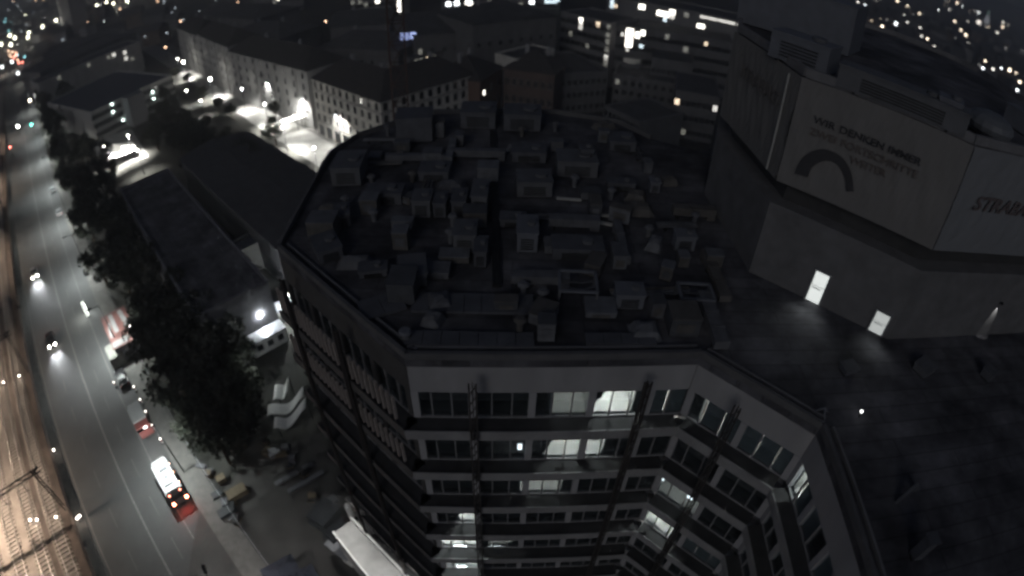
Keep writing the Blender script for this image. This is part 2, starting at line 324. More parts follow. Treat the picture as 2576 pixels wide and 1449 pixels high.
# ------------------------------------------------------------------ office tower with its wrapped-around facade
ZR = 38.5; FH = 4.0; NF = 9
FL, FR_, R1, R2, R3 = (-5.0, 18.8), (9.5, 19.4), (14.6, 14.6), (14.4, 6.9), (13.6, -9.0)
Lc, BL, BL2, Bk, BR, BR2, BR3 = (-14.8, 27.7), (-15.4, 41.5), (-13.9, 45.2), (-8.3, 50.8), (3.7, 51.5), (9.6, 49.8), (12.0, 46.5)
ROOF = [FL, FR_, R1, R2, R3, (50, -9), (50, 22), (43, 45), (32, 55), (16, 44.5), BR3, BR2, BR, Bk, BL2, BL, Lc]
ot = thing('office_tower', 'large dark flat-roofed office block with banded facade and scattered lit windows', 'office building')
m = MB(); m.prism(ROOF, ZR-.45, ZR); m.build('roof', M_roof, ot)
def inset(poly, d):
    n = len(poly); out = []; a = sum(poly[i][0]*poly[(i+1) % n][1]-poly[(i+1) % n][0]*poly[i][1] for i in range(n)); sg = 1 if a > 0 else -1
    for i in range(n):
        p, q, r = Vector(poly[i-1]), Vector(poly[i]), Vector(poly[(i+1) % n]); e1 = (q-p).normalized(); e2 = (r-q).normalized()
        n1 = Vector((-e1.y, e1.x))*sg; n2 = Vector((-e2.y, e2.x))*sg; b = (n1+n2); b = b/max(.35, b.length_squared)*2
        out.append(tuple(q+b*d))
    return out
# parapet upstand round the roof edge (dark gutter inside, pale coping line)
def edge_bar(mb, P, Q, off, z0, z1, w, mi=0, ext=0):
    P, Q = Vector(P), Vector(Q); u = (Q-P).normalized(); nn = Vector((u.y, -u.x)); a = P+nn*off-u*ext; b = Q+nn*off+u*ext
    mb.bar((a.x, a.y, (z0+z1)/2), (b.x, b.y, (z0+z1)/2), w, z1-z0, mi)
chain = [Lc, FL, FR_, R1, R2, R3]
back = [BR3, BR2, BR, Bk, BL2, BL, Lc]
pp = MB()
for a, b in list(zip(chain, chain[1:]))+list(zip(back, back[1:])): edge_bar(pp, a, b, -.12, ZR+.003, ZR+.42, .22)
pp.build('parapet', mat('parapet_dark', (.13, .13, .135), .8, .2, 1), ot)
pc = MB()
for a, b in list(zip(chain, chain[1:])): edge_bar(pc, a, b, -.75, ZR+.003, ZR+.2, .12)
pc.build('coping_rail', mat('coping_grey', (.22, .22, .23), .6, .2, 1), ot)
# plain outer walls behind (unseen sides), floors, core
m = MB()
for a, b in zip(back, back[1:]): edge_bar(m, a, b, -.2, 0, ZR-.46, .3)
m.build('rear_wall', M_conc, ot)
FLP = inset(ROOF, .55)
M_floor = mat('office_floor', (.33, .32, .31), .8, .2, .5)
for k in range(NF):
    z = 34.1-FH*k; m = MB(); m.prism(FLP, z-.35, z-.02); m.build('floor_slab', M_floor, ot)
core = inset(ROOF, 6.5); m = MB(); m.prism(core, 0, ZR-.5); m.build('core', mat('core_wall', (.30, .30, .30), .9, .2, .5), ot)
M_deck = mat('deck_dark', (.06, .06, .062), .9, .25, 1)
M_fascia = mat('fascia_grey', (.30, .30, .305), .7, .18, .7)
M_pier = mat('pier_pale', (.42, .42, .435), .7, .12, .8)
M_mull = mat('mullion_grey', (.28, .28, .29), .6, .12, 2)
M_blind = mat('pale_blind', (.55, .57, .57), .8, .1, 2)
pane_cache = {}
def pane_mesh(w, h):
    k = (round(w, 3), round(h, 3))
    if k not in pane_cache: m = MB(); m.box(0, w, -.02, .02, 0, h); pane_cache[k] = m.mesh('window_pane', M_glass)
    return pane_cache[k]
bar_cache = {}
def bar_mesh(n, w, y0, y1, h, m_):
    k = (n, round(h, 3))
    if k not in bar_cache: m = MB(); m.box(-w, w, y0, y1, 0, h); bar_cache[k] = m.mesh(n.strip(), m_)
    return bar_cache[k]
def facade(P, Q, nfl, pw, every, fins=False, blinds=None, e0=0., e1=0., fac=None, fas=None, pier=None):
    P, Q = Vector(P), Vector(Q); L = (Q-P).length; rz = math.atan2(Q.y-P.y, Q.x-P.x)     # local x along, local -y outwards
    e = link('facade', None, ot, (P.x, P.y, 0), rz)
    m = MB(); m.box(.02, L-.02, -.02, .33, 36.2, ZR-.46); m.build('spandrel', fac or M_fac, e)
    npan = max(1, round(L/(pw+.02))); step = L/npan
    for k in range(nfl):
        z = 34.1-FH*k; top = 36.2 if k == 0 else z+FH-.9; bot = z+.06
        if k > 0: mm = MB(); mm.box(.03, L-.03, .03, .3, top, z+FH-.36); mm.build('lintel', fac or M_fac, e)
        d = MB(); d.box(-e0, L+e1, -.95, .02, z-.12, z, 0); d.build('balcony_deck', M_deck, e)
        f = MB(); f.box(-e0*1.08, L+e1*1.08, -1.03, -.955, z-.62, z+.1); f.build('fascia', fas or M_fascia, e)
        for i in range(npan+1):
            x = i*step
            if i % every == 0: o = link('pier', bar_mesh('pier' if not pier else 'pier ', .19, -.04, .3, top-.003-bot, pier or M_pier), e); o.location = (min(L-.2, max(.2, x)), 0, bot)
            else: o = link('mullion', bar_mesh('mullion', .035, -.02, .1, top-.003-bot, M_mull), e); o.location = (x, 0, bot)
        mm = MB(); mm.box(.05, L-.05, -.01, .09, bot-.05, bot+.06); mm.build('sill', M_mull, e)
        for i in range(npan):
            o = link('window_pane', pane_mesh(step-.08, top-bot-.02), e); o.location = (i*step+.04, .13, bot+.01)
            if blinds and (k, i) in blinds:
                b = MB(); b.box(i*step+.05, (i+1)*step-.05, .2, .22, bot+.02, top-.03); b.build('blind', M_blind, e)
        if fins and k < 2:
            for i in range(int(L/.5)):
                o = link('fin', FIN, e); o.location = (.3+i*.5, -.85, z+.1)
    return e, L, step, npan
fm = MB(); fm.box(-.055, .055, -.08, .08, .14, 1.9); FIN = fm.mesh('fin', mat('fin_tan', (.45, .40, .37), .7, .2, 1))
FF = facade(FL, FR_, NF, 1.0, 3, blinds={(0, 12), (0, 13)}, e0=.4, e1=-.41)
FA = facade(FR_, R1, NF, 1.15, 3, blinds={(0, 1), (0, 2), (0, 3), (0, 4), (0, 5), (3, 3), (3, 4), (3, 5)}, e0=-.41, e1=-.41)
FB = facade(R1, R2, NF, 1.2, 2, blinds={(0, 1), (0, 2), (0, 4), (1, 3), (0, 5)}, e0=-.41)
FC = facade(R2, R3, 4, 1.4, 2)
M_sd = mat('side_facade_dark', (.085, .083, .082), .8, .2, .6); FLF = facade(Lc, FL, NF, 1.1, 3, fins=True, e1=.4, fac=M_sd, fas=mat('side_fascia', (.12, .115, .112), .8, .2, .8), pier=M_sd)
# vertical climbing rails standing off the facade
def climb_rail(fac, px, py, label_part):
    e, L, st, n = fac
    P, Q = (FL, FR_) if fac is FF else (FR_, R1) if fac is FA else (Lc, FL)
    u, z = hit(px, py, P, Q); m = MB()
    for dx in (-.17, .17): m.bar((u+dx, -1.2, 4), (u+dx, -1.2, ZR-.35), .09)
    m.bar((u, -1.13, 4), (u, -1.13, ZR-.4), .3, .04)
    for k in range(46): m.bar((u-.17, -1.2, 4+.74*k), (u+.17, -1.2, 4+.74*(k+1)), .05)
    for k in range(NF): m.bar((u, -1.2, 34.0-FH*k), (u, -.9, 34.0-FH*k), .12)
    m.build('climbing_rail', mat('rail_black', (.055, .05, .048), .9, .2, 2), e)
climb_rail(FF, 1190, 935, ''); climb_rail(FF, 1615, 938, ''); climb_rail(FA, 1875, 1007, ''); climb_rail(FLF, 906, 894, ''); climb_rail(FLF, 760, 730, '')
# lit rooms: partitions and a ceiling lamp panel behind the glass
M_room = mat('room_wall', (.62, .62, .60), .8, .08, 1)
def room(fac, P, Q, k, x0, x1, y, s, depth=3.6, span=None, off=0):
    e = fac[0]; z = 34.1-FH*k; top = 36.2 if k == 0 else z+FH-.9
    u0, u1 = sorted((hit(x0, y, P, Q)[0], hit(x1, y, P, Q)[0])); u0, u1 = max(.1, u0), min(fac[1]-.1, u1)
    for u in (u0, u1): m = MB(); m.box(u-.04, u+.04, .35, depth, z, top+.3); m.build('partition', M_room, e)
    m = MB(); m.box(u0+.05, u1-.05, depth, depth+.08, z, top+.3); m.build('partition', M_room, e)
    m = MB(); m.box(u0+.05, u1-.05, .4, depth-.02, top+.22, top+.29); m.build('room_ceiling', M_room, e)
    c = (u0+u1)/2; w = min(.5, (u1-u0)*.3); m = MB(); m.box(c-w, c+w, 1.2+off, 1.7+off, top+.12, top+.2)
    m.build('ceiling_lamp', lamp_mat('room_lamp_%g' % s, (1, .97, .9), s*7), e)
    m = MB(); m.box(u0+.05, u1-.05, .36, depth-.02, z-.015, z+.012); m.build('room_floor', M_room, e)  # pale floor sheet added to make the lit room brighter
room(FF, FL, FR_, 0, 1486, 1600, 1010, 15); room(FF, FL, FR_, 0, 1388, 1484, 1010, 2.0); room(FF, FL, FR_, 1, 1368, 1525, 1120, 17)
room(FF, FL, FR_, 2, 1308, 1420, 1210, 6); room(FF, FL, FR_, 3, 1150, 1200, 1285, 30); room(FF, FL, FR_, 4, 1098, 1200, 1345, 34)
room(FF, FL, FR_, 5, 1108, 1200, 1398, 36); room(FF, FL, FR_, 4, 1202, 1292, 1345, 3); room(FF, FL, FR_, 6, 1110, 1240, 1440, 22)
room(FF, FL, FR_, 0, 1612, 1716, 1020, 9.0)
room(FA, FR_, R1, 3, 1620, 1720, 1290, 20); room(FA, FR_, R1, 3, 1724, 1850, 1360, 9); room(FA, FR_, R1, 2, 1640, 1790, 1230, 3.0)
room(FA, FR_, R1, 0, 1752, 1862, 1050, 7.0); room(FA, FR_, R1, 0, 1880, 1985, 1110, 7.0); room(FB, R1, R2, 0, 2000, 2060, 1200, 12.0)
for x0, x1, y, k in ((1482, 1530, 1010, 0), (1364, 1416, 1120, 1)):      # added dark sheets painting a slanted dark corner into the lit rooms
    ua, ub = hit(x0, y, FL, FR_)[0], hit(x1, y, FL, FR_)[0]; zb = 34.1-FH*k+.08; zt_ = 36.2 if k == 0 else zb+FH-.98; m = MB(); n = 8; vs = []
    for i in range(n+1): f = i/n; vs += [(ua+(ub-ua)*f, .24+.03*math.sin(i*2.2), zt_), (ua+(ub-ua)*f, .24+.03*math.sin(i*2.2), zt_-(zt_-zb)*max(.02, 1-f))]
    m.add(vs, [(2*i, 2*i+1, 2*i+3, 2*i+2) for i in range(n)]); m.build('shade_sheet', mat('shade_sheet_grey', (.16, .16, .165), .9, .15, 3), FF[0])
for x, y in ((1660, 1203), (1735, 1254)):
    u, z = hit(x, y, FR_, R1); m = MB(); m.box(u-.24, u+.24, .16, .19, z-.3, z+.3); m.build('task_light', lamp_mat('task_light', (.95, .98, 1), 4), FA[0])
u, z = hit(1308, 1137, FL, FR_); m = MB(); m.box(u-.12, u+.12, .3, .4, z-.2, z+.25); m.build('task_light', MATS['task_light'], FF[0])
# podium ledge along the left foot of the tower
n_ = Vector((-(FL[1]-Lc[1]), FL[0]-Lc[0])).normalized(); n_ = -n_ if n_.dot(Vector(FL)) > 0 else n_
P0, P1 = Vector(Lc)+n_*1.2, Vector(FL)+n_*1.2; P2, P3 = P1+n_*3.2, P0+n_*2.4
m = MB(); m.prism([P0, P1, P2, P3], 0, 6.0); m.build('podium', mat('podium_grey', (.40, .40, .39), .8, .2, .6), ot)
m = MB(); m.bar((P0.x, P0.y, 6.35), (P1.x, P1.y, 6.35), .25, .7); m.build('podium_upstand', M_white, ot); m = MB(); m.bar((P3.x, P3.y, 6.2), (P2.x, P2.y, 6.2), .2, .4); m.build('podium_upstand', M_white, ot)

# ------------------------------------------------------------------ the block with the printed banners on the roof
Cc, Kc, Ec = (22.1, 20.8), (14.6, 26.9), (14.2, 36.6)
ZT = ZR+12.6
BW = [Cc, Kc, Ec, (17.0, 44.2), (24, 52), (32.4, 53.2), (38, 51.5), (42.2, 46), (43.2, 43), (42.4, 36), (41, 21.4)]
bt = thing('banner_block', 'set-back upper block wrapped in pale printed banners, a dark gap below them', 'building', (0, 0, ZR))
m = MB(); m.prism(inset(BW, .0), .003, 5.0); m.build('wall', mat('lower_wall', (.17, .17, .175), .85, .2, .8), bt)
m = MB(); m.prism(inset(BW, 1.1), 5.003, 6.5); m.build('recess', M_deck, bt)
m = MB(); m.prism(inset(BW, .25), 6.5, 12.45); m.build('upper_wall', M_conc, bt)
m = MB(); m.prism(inset(BW, .3), 12.453, 12.6); m.build('roof', M_roof, bt)
pp = MB(); Q = inset(BW, .28)
for a, b in list(zip(Q, Q[1:]+Q[:1])): pp.bar((a[0], a[1], 12.85), (b[0], b[1], 12.85), .3, .5)
pp.build('parapet', mat('parapet_grey', (.2, .2, .21), .8, .2, 1), bt)
M_ban = mat('banner_cloth', (.215, .21, .205), .85, .10, .3); M_ban2 = mat('banner_cloth_blue', (.225, .235, .25), .85, .08, .3)
def banner(P, Q, m_, gap=.06):
    P, Q = Vector(P), Vector(Q); L = (Q-P).length; rz = math.atan2(Q.y-P.y, Q.x-P.x); nn = Vector((math.sin(rz), -math.cos(rz)))
    if nn.dot(P) > 0: raise ValueError
    o = link('banner', None, bt, (P.x+nn.x*gap, P.y+nn.y*gap, 0), rz); mb = MB(); nu = 40
    # gently billowing cloth
    vs = []; 
    for j in range(13):
        for i in range(nu+1):
            u = L*i/nu; z = 6.45+6.15*j/12; w = .05*math.sin(u*2.1)*math.sin(math.pi*j/12)+.03*math.sin(u*5.3+j)
            vs.append((u, -abs(w), z))
    mb.add(vs, [(j*(nu+1)+i, j*(nu+1)+i+1, (j+1)*(nu+1)+i+1, (j+1)*(nu+1)+i) for j in range(12) for i in range(nu)]); mb.build('cloth', m_, o)
    return o, L
def text_mesh(body, shear):
    c = bpy.data.curves.new('lettering', 'FONT'); c.body = body; c.extrude = .015; c.offset = .018; c.shear = shear
    o = link('lettering', c); bpy.context.view_layer.update(); w = o.dimensions.x; me = bpy.data.meshes.new_from_object(o.evaluated_get(bpy.context.evaluated_depsgraph_get())); bpy.data.objects.remove(o); me.materials.clear(); return me, w
def lettering(par, P, Q, body, p0, p1, hpx, m_, shear=0):
    (u0, z0), (u1, z1) = hit(*p0, P, Q), hit(*p1, P, Q); z = (z0+z1)/2-ZR; s = (u1-u0)/text_mesh(body, shear)[1]; done = ''
    for wd in body.split():
        me, w = text_mesh(wd, shear); me.materials.append(m_); done = (done+' '+wd).strip(); x = text_mesh(done, shear)[1]-w
        o = link('lettering', me, par); o.scale = (s, hpx, 1); o.location = (u0+x*s, -.16, z); o.rotation_euler = (math.pi/2, 0, 0)
bA, LA = banner(Kc, Cc, M_ban); bE, LE = banner(Ec, Kc, M_ban); bB, LB = banner(Cc, BW[-1], M_ban2)
M_txt = mat('print_black', (.06, .06, .064), .8, .1, 2); M_txo = mat('print_orange', (.155, .135, .125), .8, .1, 2); M_txr = mat('print_red', (.145, .122, .122), .8, .1, 2)
lettering(bA, Kc, Cc, 'WIR DENKEN IMMER', (2048, 302), (2313, 418), .56, M_txt)
lettering(bA, Kc, Cc, 'ZWEI FORTSCHRITTE', (2037, 333), (2305, 446), .56, M_txo)
lettering(bA, Kc, Cc, 'WEITER', (2138, 404), (2228, 445), .56, M_txo)
lettering(bB, Cc, BW[-1], 'STRABAG', (2440, 517), (2596, 548), 1.2, M_txr, .25)
lettering(bE, Ec, Kc, 'STRABAG', (1868, 190), (1962, 268), 1.2, mat('print_faint', (.175, .16, .155), .8, .1, 2), .25)
def z1(p): return ((p[0]/4.025+2900)*.6708, (p[1]/4.025+350)*.6708)
oc = [(330, 1190), (420, 1000), (560, 880), (750, 830), (920, 870), (1080, 990), (1190, 1200), (1222, 1460)]; ic = [(540, 1250), (580, 1130), (660, 1050), (800, 1000), (960, 1040), (1050, 1150), (1100, 1300), (1115, 1460)]
def cat(pts, n=5):
    out = []
    for i in range(len(pts)-1):
        p = [Vector(pts[max(0, min(len(pts)-1, i+k))]) for k in (-1, 0, 1, 2)]
        for j in range(n):
            t = j/n; out.append(.5*((2*p[1])+(-p[0]+p[2])*t+(2*p[0]-5*p[1]+4*p[2]-p[3])*t*t+(-p[0]+3*p[1]-3*p[2]+p[3])*t**3))
    return out+[Vector(pts[-1])]
A_, B_ = cat(oc), cat(ic); m = MB(); n = len(A_); vs = []
for c_, yy in ((A_, -.17), (B_, -.17), (A_, -.13), (B_, -.13)):
    for p in c_: u, z = hit(*z1(p), Kc, Cc); vs.append((u, yy, max(6.5, z-ZR)))
m.add(vs, [(i, n+i, n+i+1, i+1) for i in range(n-1)]+[(i, i+1, 2*n+i+1, 2*n+i) for i in range(n-1)]+[(n+i, 3*n+i, 3*n+i+1, n+i+1) for i in range(n-1)]); m.build('printed_arch', M_txt, bA)
# pale seam rope, lit doorways at the foot of the block
u, zt = hit(1994, 193, Ec, Kc); m = MB(); m.bar((u, -.2, 6.6), (u, -.2, 12.4), .09); m.build('seam_batten', mat('batten_pale', (.5, .5, .48), .7, .1, 2), bE)
def doorway(xl, yl, xr, yr, h, s, label, sill=0):
    (u0, _), (u1, _) = hit(xl, yl, Kc, Cc), hit(xr, yr, Kc, Cc)
    e = link('doorway', None, bt, (Kc[0], Kc[1], 0), math.atan2(Cc[1]-Kc[1], Cc[0]-Kc[0])); e['label'] = label
    m = MB(); m.box(u0-.08, u0, -.14, -.01, sill, h+.08); m.box(u1, u1+.08, -.14, -.01, sill, h+.08); m.box(u0-.08, u1+.08, -.14, -.01, h+.08, h+.16); m.build('frame', M_steel, e)
    m = MB(); m.box(u0+.04, u1-.04, -.06, -.012, sill+.04, h+.04); m.build('door_leaf', lamp_mat('door_light_%g' % s, (.95, 1, .96), s), e)
    m = MB(); w = u1-u0; m.box(u0+.12, u1-.25, -.075, -.062, h*.47, h*.5); m.box(u0+.05, u1-.05, -.075, -.062, h*.56, h*.575); m.build('panel_rail', M_steel, e)
    light('SPOT', 'door_light', e, ((u0+u1)/2, -.3, h*.8), 95*s, (.95, 1, .97), .2, 100, .95, (0, -1, -.62))
doorway(2018, 768, 2052, 784, 2.1, .75, 'brightly lit door of the banner block'); doorway(2175, 843, 2209, 860, 1.45, .42, 'half-height lit opening of the banner block')
u, z = hit(2516, 762, Cc, BW[-1]); e = link('wall_lamp', None, bt, (Cc[0], Cc[1], 0), math.atan2(BW[-1][1]-Cc[1], BW[-1][0]-Cc[0]))
m = MB(); m.box(u-.1, u+.1, -.25, -.01, z-ZR, z-ZR+.12); m.build('lamp_head', M_dark, e); light('SPOT', 'lamp_light', e, (u, -.22, z-ZR-.02), 95, (1, .98, .94), .05, 36, .4, (0, .22, -1))
# on the banner block's roof
M_u1 = mat('unit_bluegrey', (.165, .175, .20), .6, .15, 1); M_u2 = mat('unit_grey', (.135, .14, .152), .65, .2, 1); M_u3 = mat('unit_dim', (.11, .115, .13), .7, .25, 1)
def rooftop_box(px, ztop_base, size, rz, label, matl, name='plant_room', cat='roof unit', grill=True, off=(0, 0), group=None):
    p = at(*px, ztop_base); w, d, h = size; t = thing(name, label, cat, (p.x+off[0], p.y+off[1], ztop_base), rz, group)
    m = MB(); m.box(-w/2, w/2, -d/2, d/2, .12, h); m.build('housing', matl, t)
    m = MB(); m.box(-w/2-.06, w/2+.06, -d/2-.06, d/2+.06, h+.003, h+.1); m.build('lid', matl, t)
    for sx in (-1, 1): m = MB(); m.box(sx*w*.36-.08, sx*w*.36+.08, -d/2+.05, d/2-.05, .003, .117); m.build('skid', M_dark, t)
    if grill:
        m = MB()
        for k in range(5): m.box(-w*.32, w*.32, -d/2-.05, -d/2-.008, h*.22+k*h*.12, h*.22+k*h*.12+h*.05)
        m.build('louvre', M_dark, t)
        m = MB(); m.tube((w*.2, 0, h+.1), (w*.2, 0, h+.3), min(w, d)*.22, n=12); m.build('fan_cowl', M_u2, t)
    return t
ang = math.atan2(Cc[1]-Kc[1], Cc[0]-Kc[0])
rooftop_box((2010, 92), ZT+.01, (8.5, 4.2, 3.4), ang*1.1, 'tall plant room at the far end of the banner block roof', M_u1, grill=False)
rooftop_box((2018, 165), ZT+.01, (3.6, 2.0, 1.6), ang*1.25, 'low plant housing beside the tall plant room', M_u1)
rooftop_box((2265, 275), ZT+.01, (7.2, 1.6, 1.25), ang, 'long low ventilation housing behind the banner parapet', M_u2)
rooftop_box((2372, 318), ZT+.01, (1.3, 1.3, 1.5), ang, 'small pale upright unit ending the long housing', M_u1)
t = thing('roof_tank', 'pale rounded tank lying on the banner block roof corner', 'tank', at(2480, 345, ZT+.01), .1)
m = MB(); m.ball((0, 0, .75), 1.5, 16, 8, .48); m.build('tank_body', mat('tank_pale', (.15, .16, .175), .5, .1, 1), t); m = MB(); m.box(-.9, .9, -.6, .6, 0, .2); m.build('cradle', M_dark, t)
rooftop_box((2562, 330), ZT+.01, (1.4, 2.2, 1.3), .2, 'pale unit at the right edge of the banner block roof', M_u1)

# ------------------------------------------------------------------ clutter on the big dark roof
def unit(px, size, label, matl, rz=0, name='ventilation_unit', cat='ventilation unit', grill=True): return rooftop_box(px, ZR+.01, size, rz, label, matl, name, cat, grill)
unit((883, 447), (2.2, 3.0, 1.5), 'pale square ventilation unit near the far left roof edge', M_u2, .05)
unit((1046, 345), (3.0, 2.6, 2.2), 'dark stair housing at the far left roof rim before the mast', M_u3, .1, 'stair_housing', 'roof housing', False)
unit((1205, 312), (3.0, 2.8, 1.6), 'grey ventilation unit left of the pair at the far rim', M_u3); unit((1313, 318), (3.2, 2.8, 1.6), 'grey ventilation unit right of the pair at the far rim', M_u3)
unit((1448, 432), (3.0, 2.3, 1.3), 'pale wide ventilation unit right of the roof centre', M_u2); unit((1342, 482), (2.4, 2.0, 1.2), 'pale ventilation unit in front of the wide one', M_u2, .05)
unit((970, 505), (2.6, 1.5, .9), 'low grey unit behind the left row of vents', M_u3); unit((1065, 535), (1.2, 1.6, 1.3), 'first grey cabinet of the row left of the aisle', M_u2)
unit((1110, 535), (.8, 1.6, 1.1), 'slim cabinet second in the row left of the aisle', M_u3); unit((1157, 532), (.9, 1.8, 1.2), 'slim cabinet third in the row left of the aisle', M_u3)
unit((1208, 520), (1.0, 2.4, 1.4), 'tall cabinet ending the row left of the aisle', M_u2); unit((1172, 620), (1.3, 1.7, 1.3), 'grey cabinet alone in front of the cabinet row', M_u2)
unit((1325, 615), (1.2, 2.0, 1.4), 'pale upright cabinet just right of the aisle', M_u1); unit((1450, 640), (3.0, 1.5, .8), 'low dark plinth unit behind the open frame', M_u3)
unit((1560, 478), (2.0, .8, .7), 'long low vent box towards the banner block', M_u3); unit((1643, 482), (.7, .8, .9), 'small pale vent stub towards the banner block', M_u1)
unit((1470, 425), (1.0, 1.0, 1.8), 'narrow riser beside the wide ventilation unit', M_u3, .1); unit((1716, 625), (1.3, .9, 1.1), 'small white-topped cabinet standing alone on the right of the roof', M_u1)
unit((865, 560), (.9, 1.6, 1.0), 'slim grey unit inside the left roof edge', M_u3, .3); unit((825, 640), (1.5, 2.0, .9), 'grey slanted unit at the left roof corner', M_u3, .55)
unit((1040, 700), (1.5, 1.9, .9), 'pale covered stack left of the aisle front', M_u2, .2, 'covered_stack', 'covered stack', False)
unit((1578, 765), (1.5, 1.1, 1.0), 'pale cube unit between the two open frames', M_u1); unit((1210, 655), (.7, 1.6, 1.1), 'dim slim cabinet beside the aisle', M_u3)
unit((940, 690), (1.6, .9, .5), 'low dark box on the left half of the roof', M_u3, .2); unit((1095, 445), (2.2, 1.8, .8), 'dim low unit in the middle of the far roof', M_u3); unit((1330, 400), (2.6, 1.8, .9), 'dim low unit before the far right unit', M_u3)
unit((1560, 370), (2.2, 2.2, .9), 'dim unit at the far right of the roof', M_u3); unit((1290, 565), (1.6, 1.0, .6), 'low tray unit beside the aisle', M_u3)
def platform(px, w, d, label, rz=.02, h=.25):
    p = at(*px, ZR); t = thing('roof_platform', label, 'platform', (p.x, p.y, ZR+.005), rz)
    nb = int(w/.9)
    for i in range(nb): m = MB(); m.box(-w/2+i*w/nb+.015, -w/2+(i+1)*w/nb-.015, -d/2, d/2, .09, h); m.build('board', M_u3, t)
    for y in (-d*.4, 0, d*.4): m = MB(); m.box(-w/2, w/2, y-.06, y+.06, 0, .086); m.build('bearer', M_dark, t)
platform((1190, 770), 6.4, 1.5, 'long low board platform in the middle of the front roof'); platform((1180, 860), 6.4, 1.0, 'long low board platform just behind the front parapet'); platform((960, 775), 2.4, 1.6, 'short board platform by the left parapet', .5)
platform((1560, 860), 3.6, .8, 'narrow board platform right of centre by the front parapet')
def open_frame(px, w, d, label, h=.9):
    p = at(*px, ZR); t = thing('open_frame', label, 'metal frame', (p.x, p.y, ZR+.005), -.03)
    for a, b in (((-w/2, -d/2), (w/2, -d/2)), ((w/2, -d/2), (w/2, d/2)), ((w/2, d/2), (-w/2, d/2)), ((-w/2, d/2), (-w/2, -d/2))):
        m = MB(); m.bar((*a, h), (*b, h), .15, .12); m.build('rail', M_u1, t); m = MB(); m.bar((*a, 0), (*a, h-.06), .12); m.build('post', M_u2, t)
    for f in (.3, .6):
        m = MB(); pts = [Vector((-w/2, -d/2+d*f, h)), Vector((-w/6, -d/2+d*f, h-.22)), Vector((w/6, -d/2+d*f, h-.24)), Vector((w/2, -d/2+d*f, h))]
        for a, b in zip(pts, pts[1:]): m.bar(a, b, .06)
        m.build('slack_hose', M_u3, t)
open_frame((1450, 740), 2.0, 1.8, 'open pale frame on the roof left of the cube unit'); open_frame((1742, 765), 1.9, 1.4, 'open pale frame on the roof right of the cube unit')
t = thing('vent_stack', 'short round vent stub at the front left roof corner', 'vent', at(1022, 857, ZR)); m = MB(); m.tube((0, 0, 0), (0, 0, .55), .24, n=14); m.build('pipe', M_u2, t); m = MB(); m.tube((0, 0, .6), (0, 0, .72), .34, .26, n=14); m.build('cap', M_u1, t)
for (a, b), lb in ((((1400, 498), (1462, 503)), 'lit pale board lying behind the roof centre'), (((1492, 556), (1562, 570)), 'pale slanting board lying on the roof towards the right'), (((1500, 540), (1560, 545)), 'dim board lying behind the slanting one')):
    p, q = at(*a, ZR+.15), at(*b, ZR+.15); m = MB(); m.bar(p, q, .3, .08); o = m.build('loose_board', mat('board_pale', (.55, .55, .52), .8, .15, 1), None); tag(o, lb, 'board')
# cable duct crossing the roof (the dark aisle)
dm = MB(); p, q = at(1240, 330, ZR+.1), at(1250, 720, ZR+.1); dm.bar(p, q, .5, .18); tag(dm.build('cable_duct', M_dark), 'dark straight cable duct running front to back across the roof', 'duct')
# denser clutter: ducts, pipe runs, cowls and cabinets
taken = [o.location.xy.copy() for o in COL.objects if o.parent is None and abs(o.location.z-ZR) < .05 and o.get('category')]
rc = random.Random(21)
MU = [mat('clutter_%d' % i, c, .7, .3, 1.3) for i, c in enumerate(((.09, .095, .105), (.13, .135, .15), (.14, .145, .158), (.16, .168, .185), (.12, .115, .11)))]
def where(p): return ('far ' if p.y > 34 else 'near ')+('left' if p.x < -1.2 else 'right')
def spot(dmin):
    for _ in range(60):
        p = at(rc.uniform(790, 1800), rc.uniform(320, 850), ZR)
        if p.x > 12.2 or p.x < -13.5 or p.y > 49.5 or p.x < -13.2+(28-p.y)*.95 or p.y < 20.6 or abs(p.x+1.0) < .7: continue
        if p.y > 43 and abs(p.x) > 14-(p.y-43): continue
        if all((p.xy-q).length > dmin for q in taken): taken.append(p.xy.copy()); return p
def duct(p, L, w, h, rz):
    t = thing('air_duct', 'boxy grey air duct lying in the %s part of the roof clutter' % where(p), 'air duct', (p.x, p.y, ZR+.005), rz, 'air ducts on the big roof'); m_ = rc.choice(MU[1:]); n = max(2, int(L/1.1))
    for i in range(n):
        m = MB(); x0 = -L/2+i*L/n; m.box(x0+.02, x0+L/n-.02, -w/2, w/2, .3, .3+h); m.box(x0-.02, x0+.02, -w/2-.04, w/2+.04, .26, .34+h); m.build('duct_section', m_, t)
        if i % 2 == 0: m = MB(); m.box(x0+.3, x0+.4, -w/2, w/2, 0, .297); m.build('support', M_dark, t)
    m = MB(); m.box(L/2-.02, L/2+w*.8, -w/2, w/2, .0, .3+h); m.build('elbow', m_, t)
def pipes(p, L, rz):
    t = thing('pipe_run', 'bundle of thin pipes crossing the %s part of the roof' % where(p), 'pipes', (p.x, p.y, ZR+.005), rz, 'pipe runs on the big roof')
    for k in range(3): m = MB(); m.tube((-L/2, -.25+.25*k, .22), (L/2, -.25+.25*k, .22), .06+.02*k); m.build('pipe', rc.choice(MU), t)
    for k in range(3): m = MB(); x = -L/2+L*(k+.5)/3; m.box(x-.08, x+.08, -.45, .45, 0, .14); m.build('sleeper_block', M_dark, t)
def cowl(p):
    t = thing('vent_cowl', 'small mushroom vent cowl in the %s part of the roof' % where(p), 'vent', (p.x, p.y, ZR+.005), 0, 'vent cowls on the big roof'); h = rc.uniform(.4, .9); m_ = rc.choice(MU[1:])
    m = MB(); m.tube((0, 0, 0), (0, 0, h), .17, n=10); m.build('pipe', m_, t); m = MB(); m.tube((0, 0, h+.03), (0, 0, h+.2), .34, .2, 12); m.build('cap', m_, t)
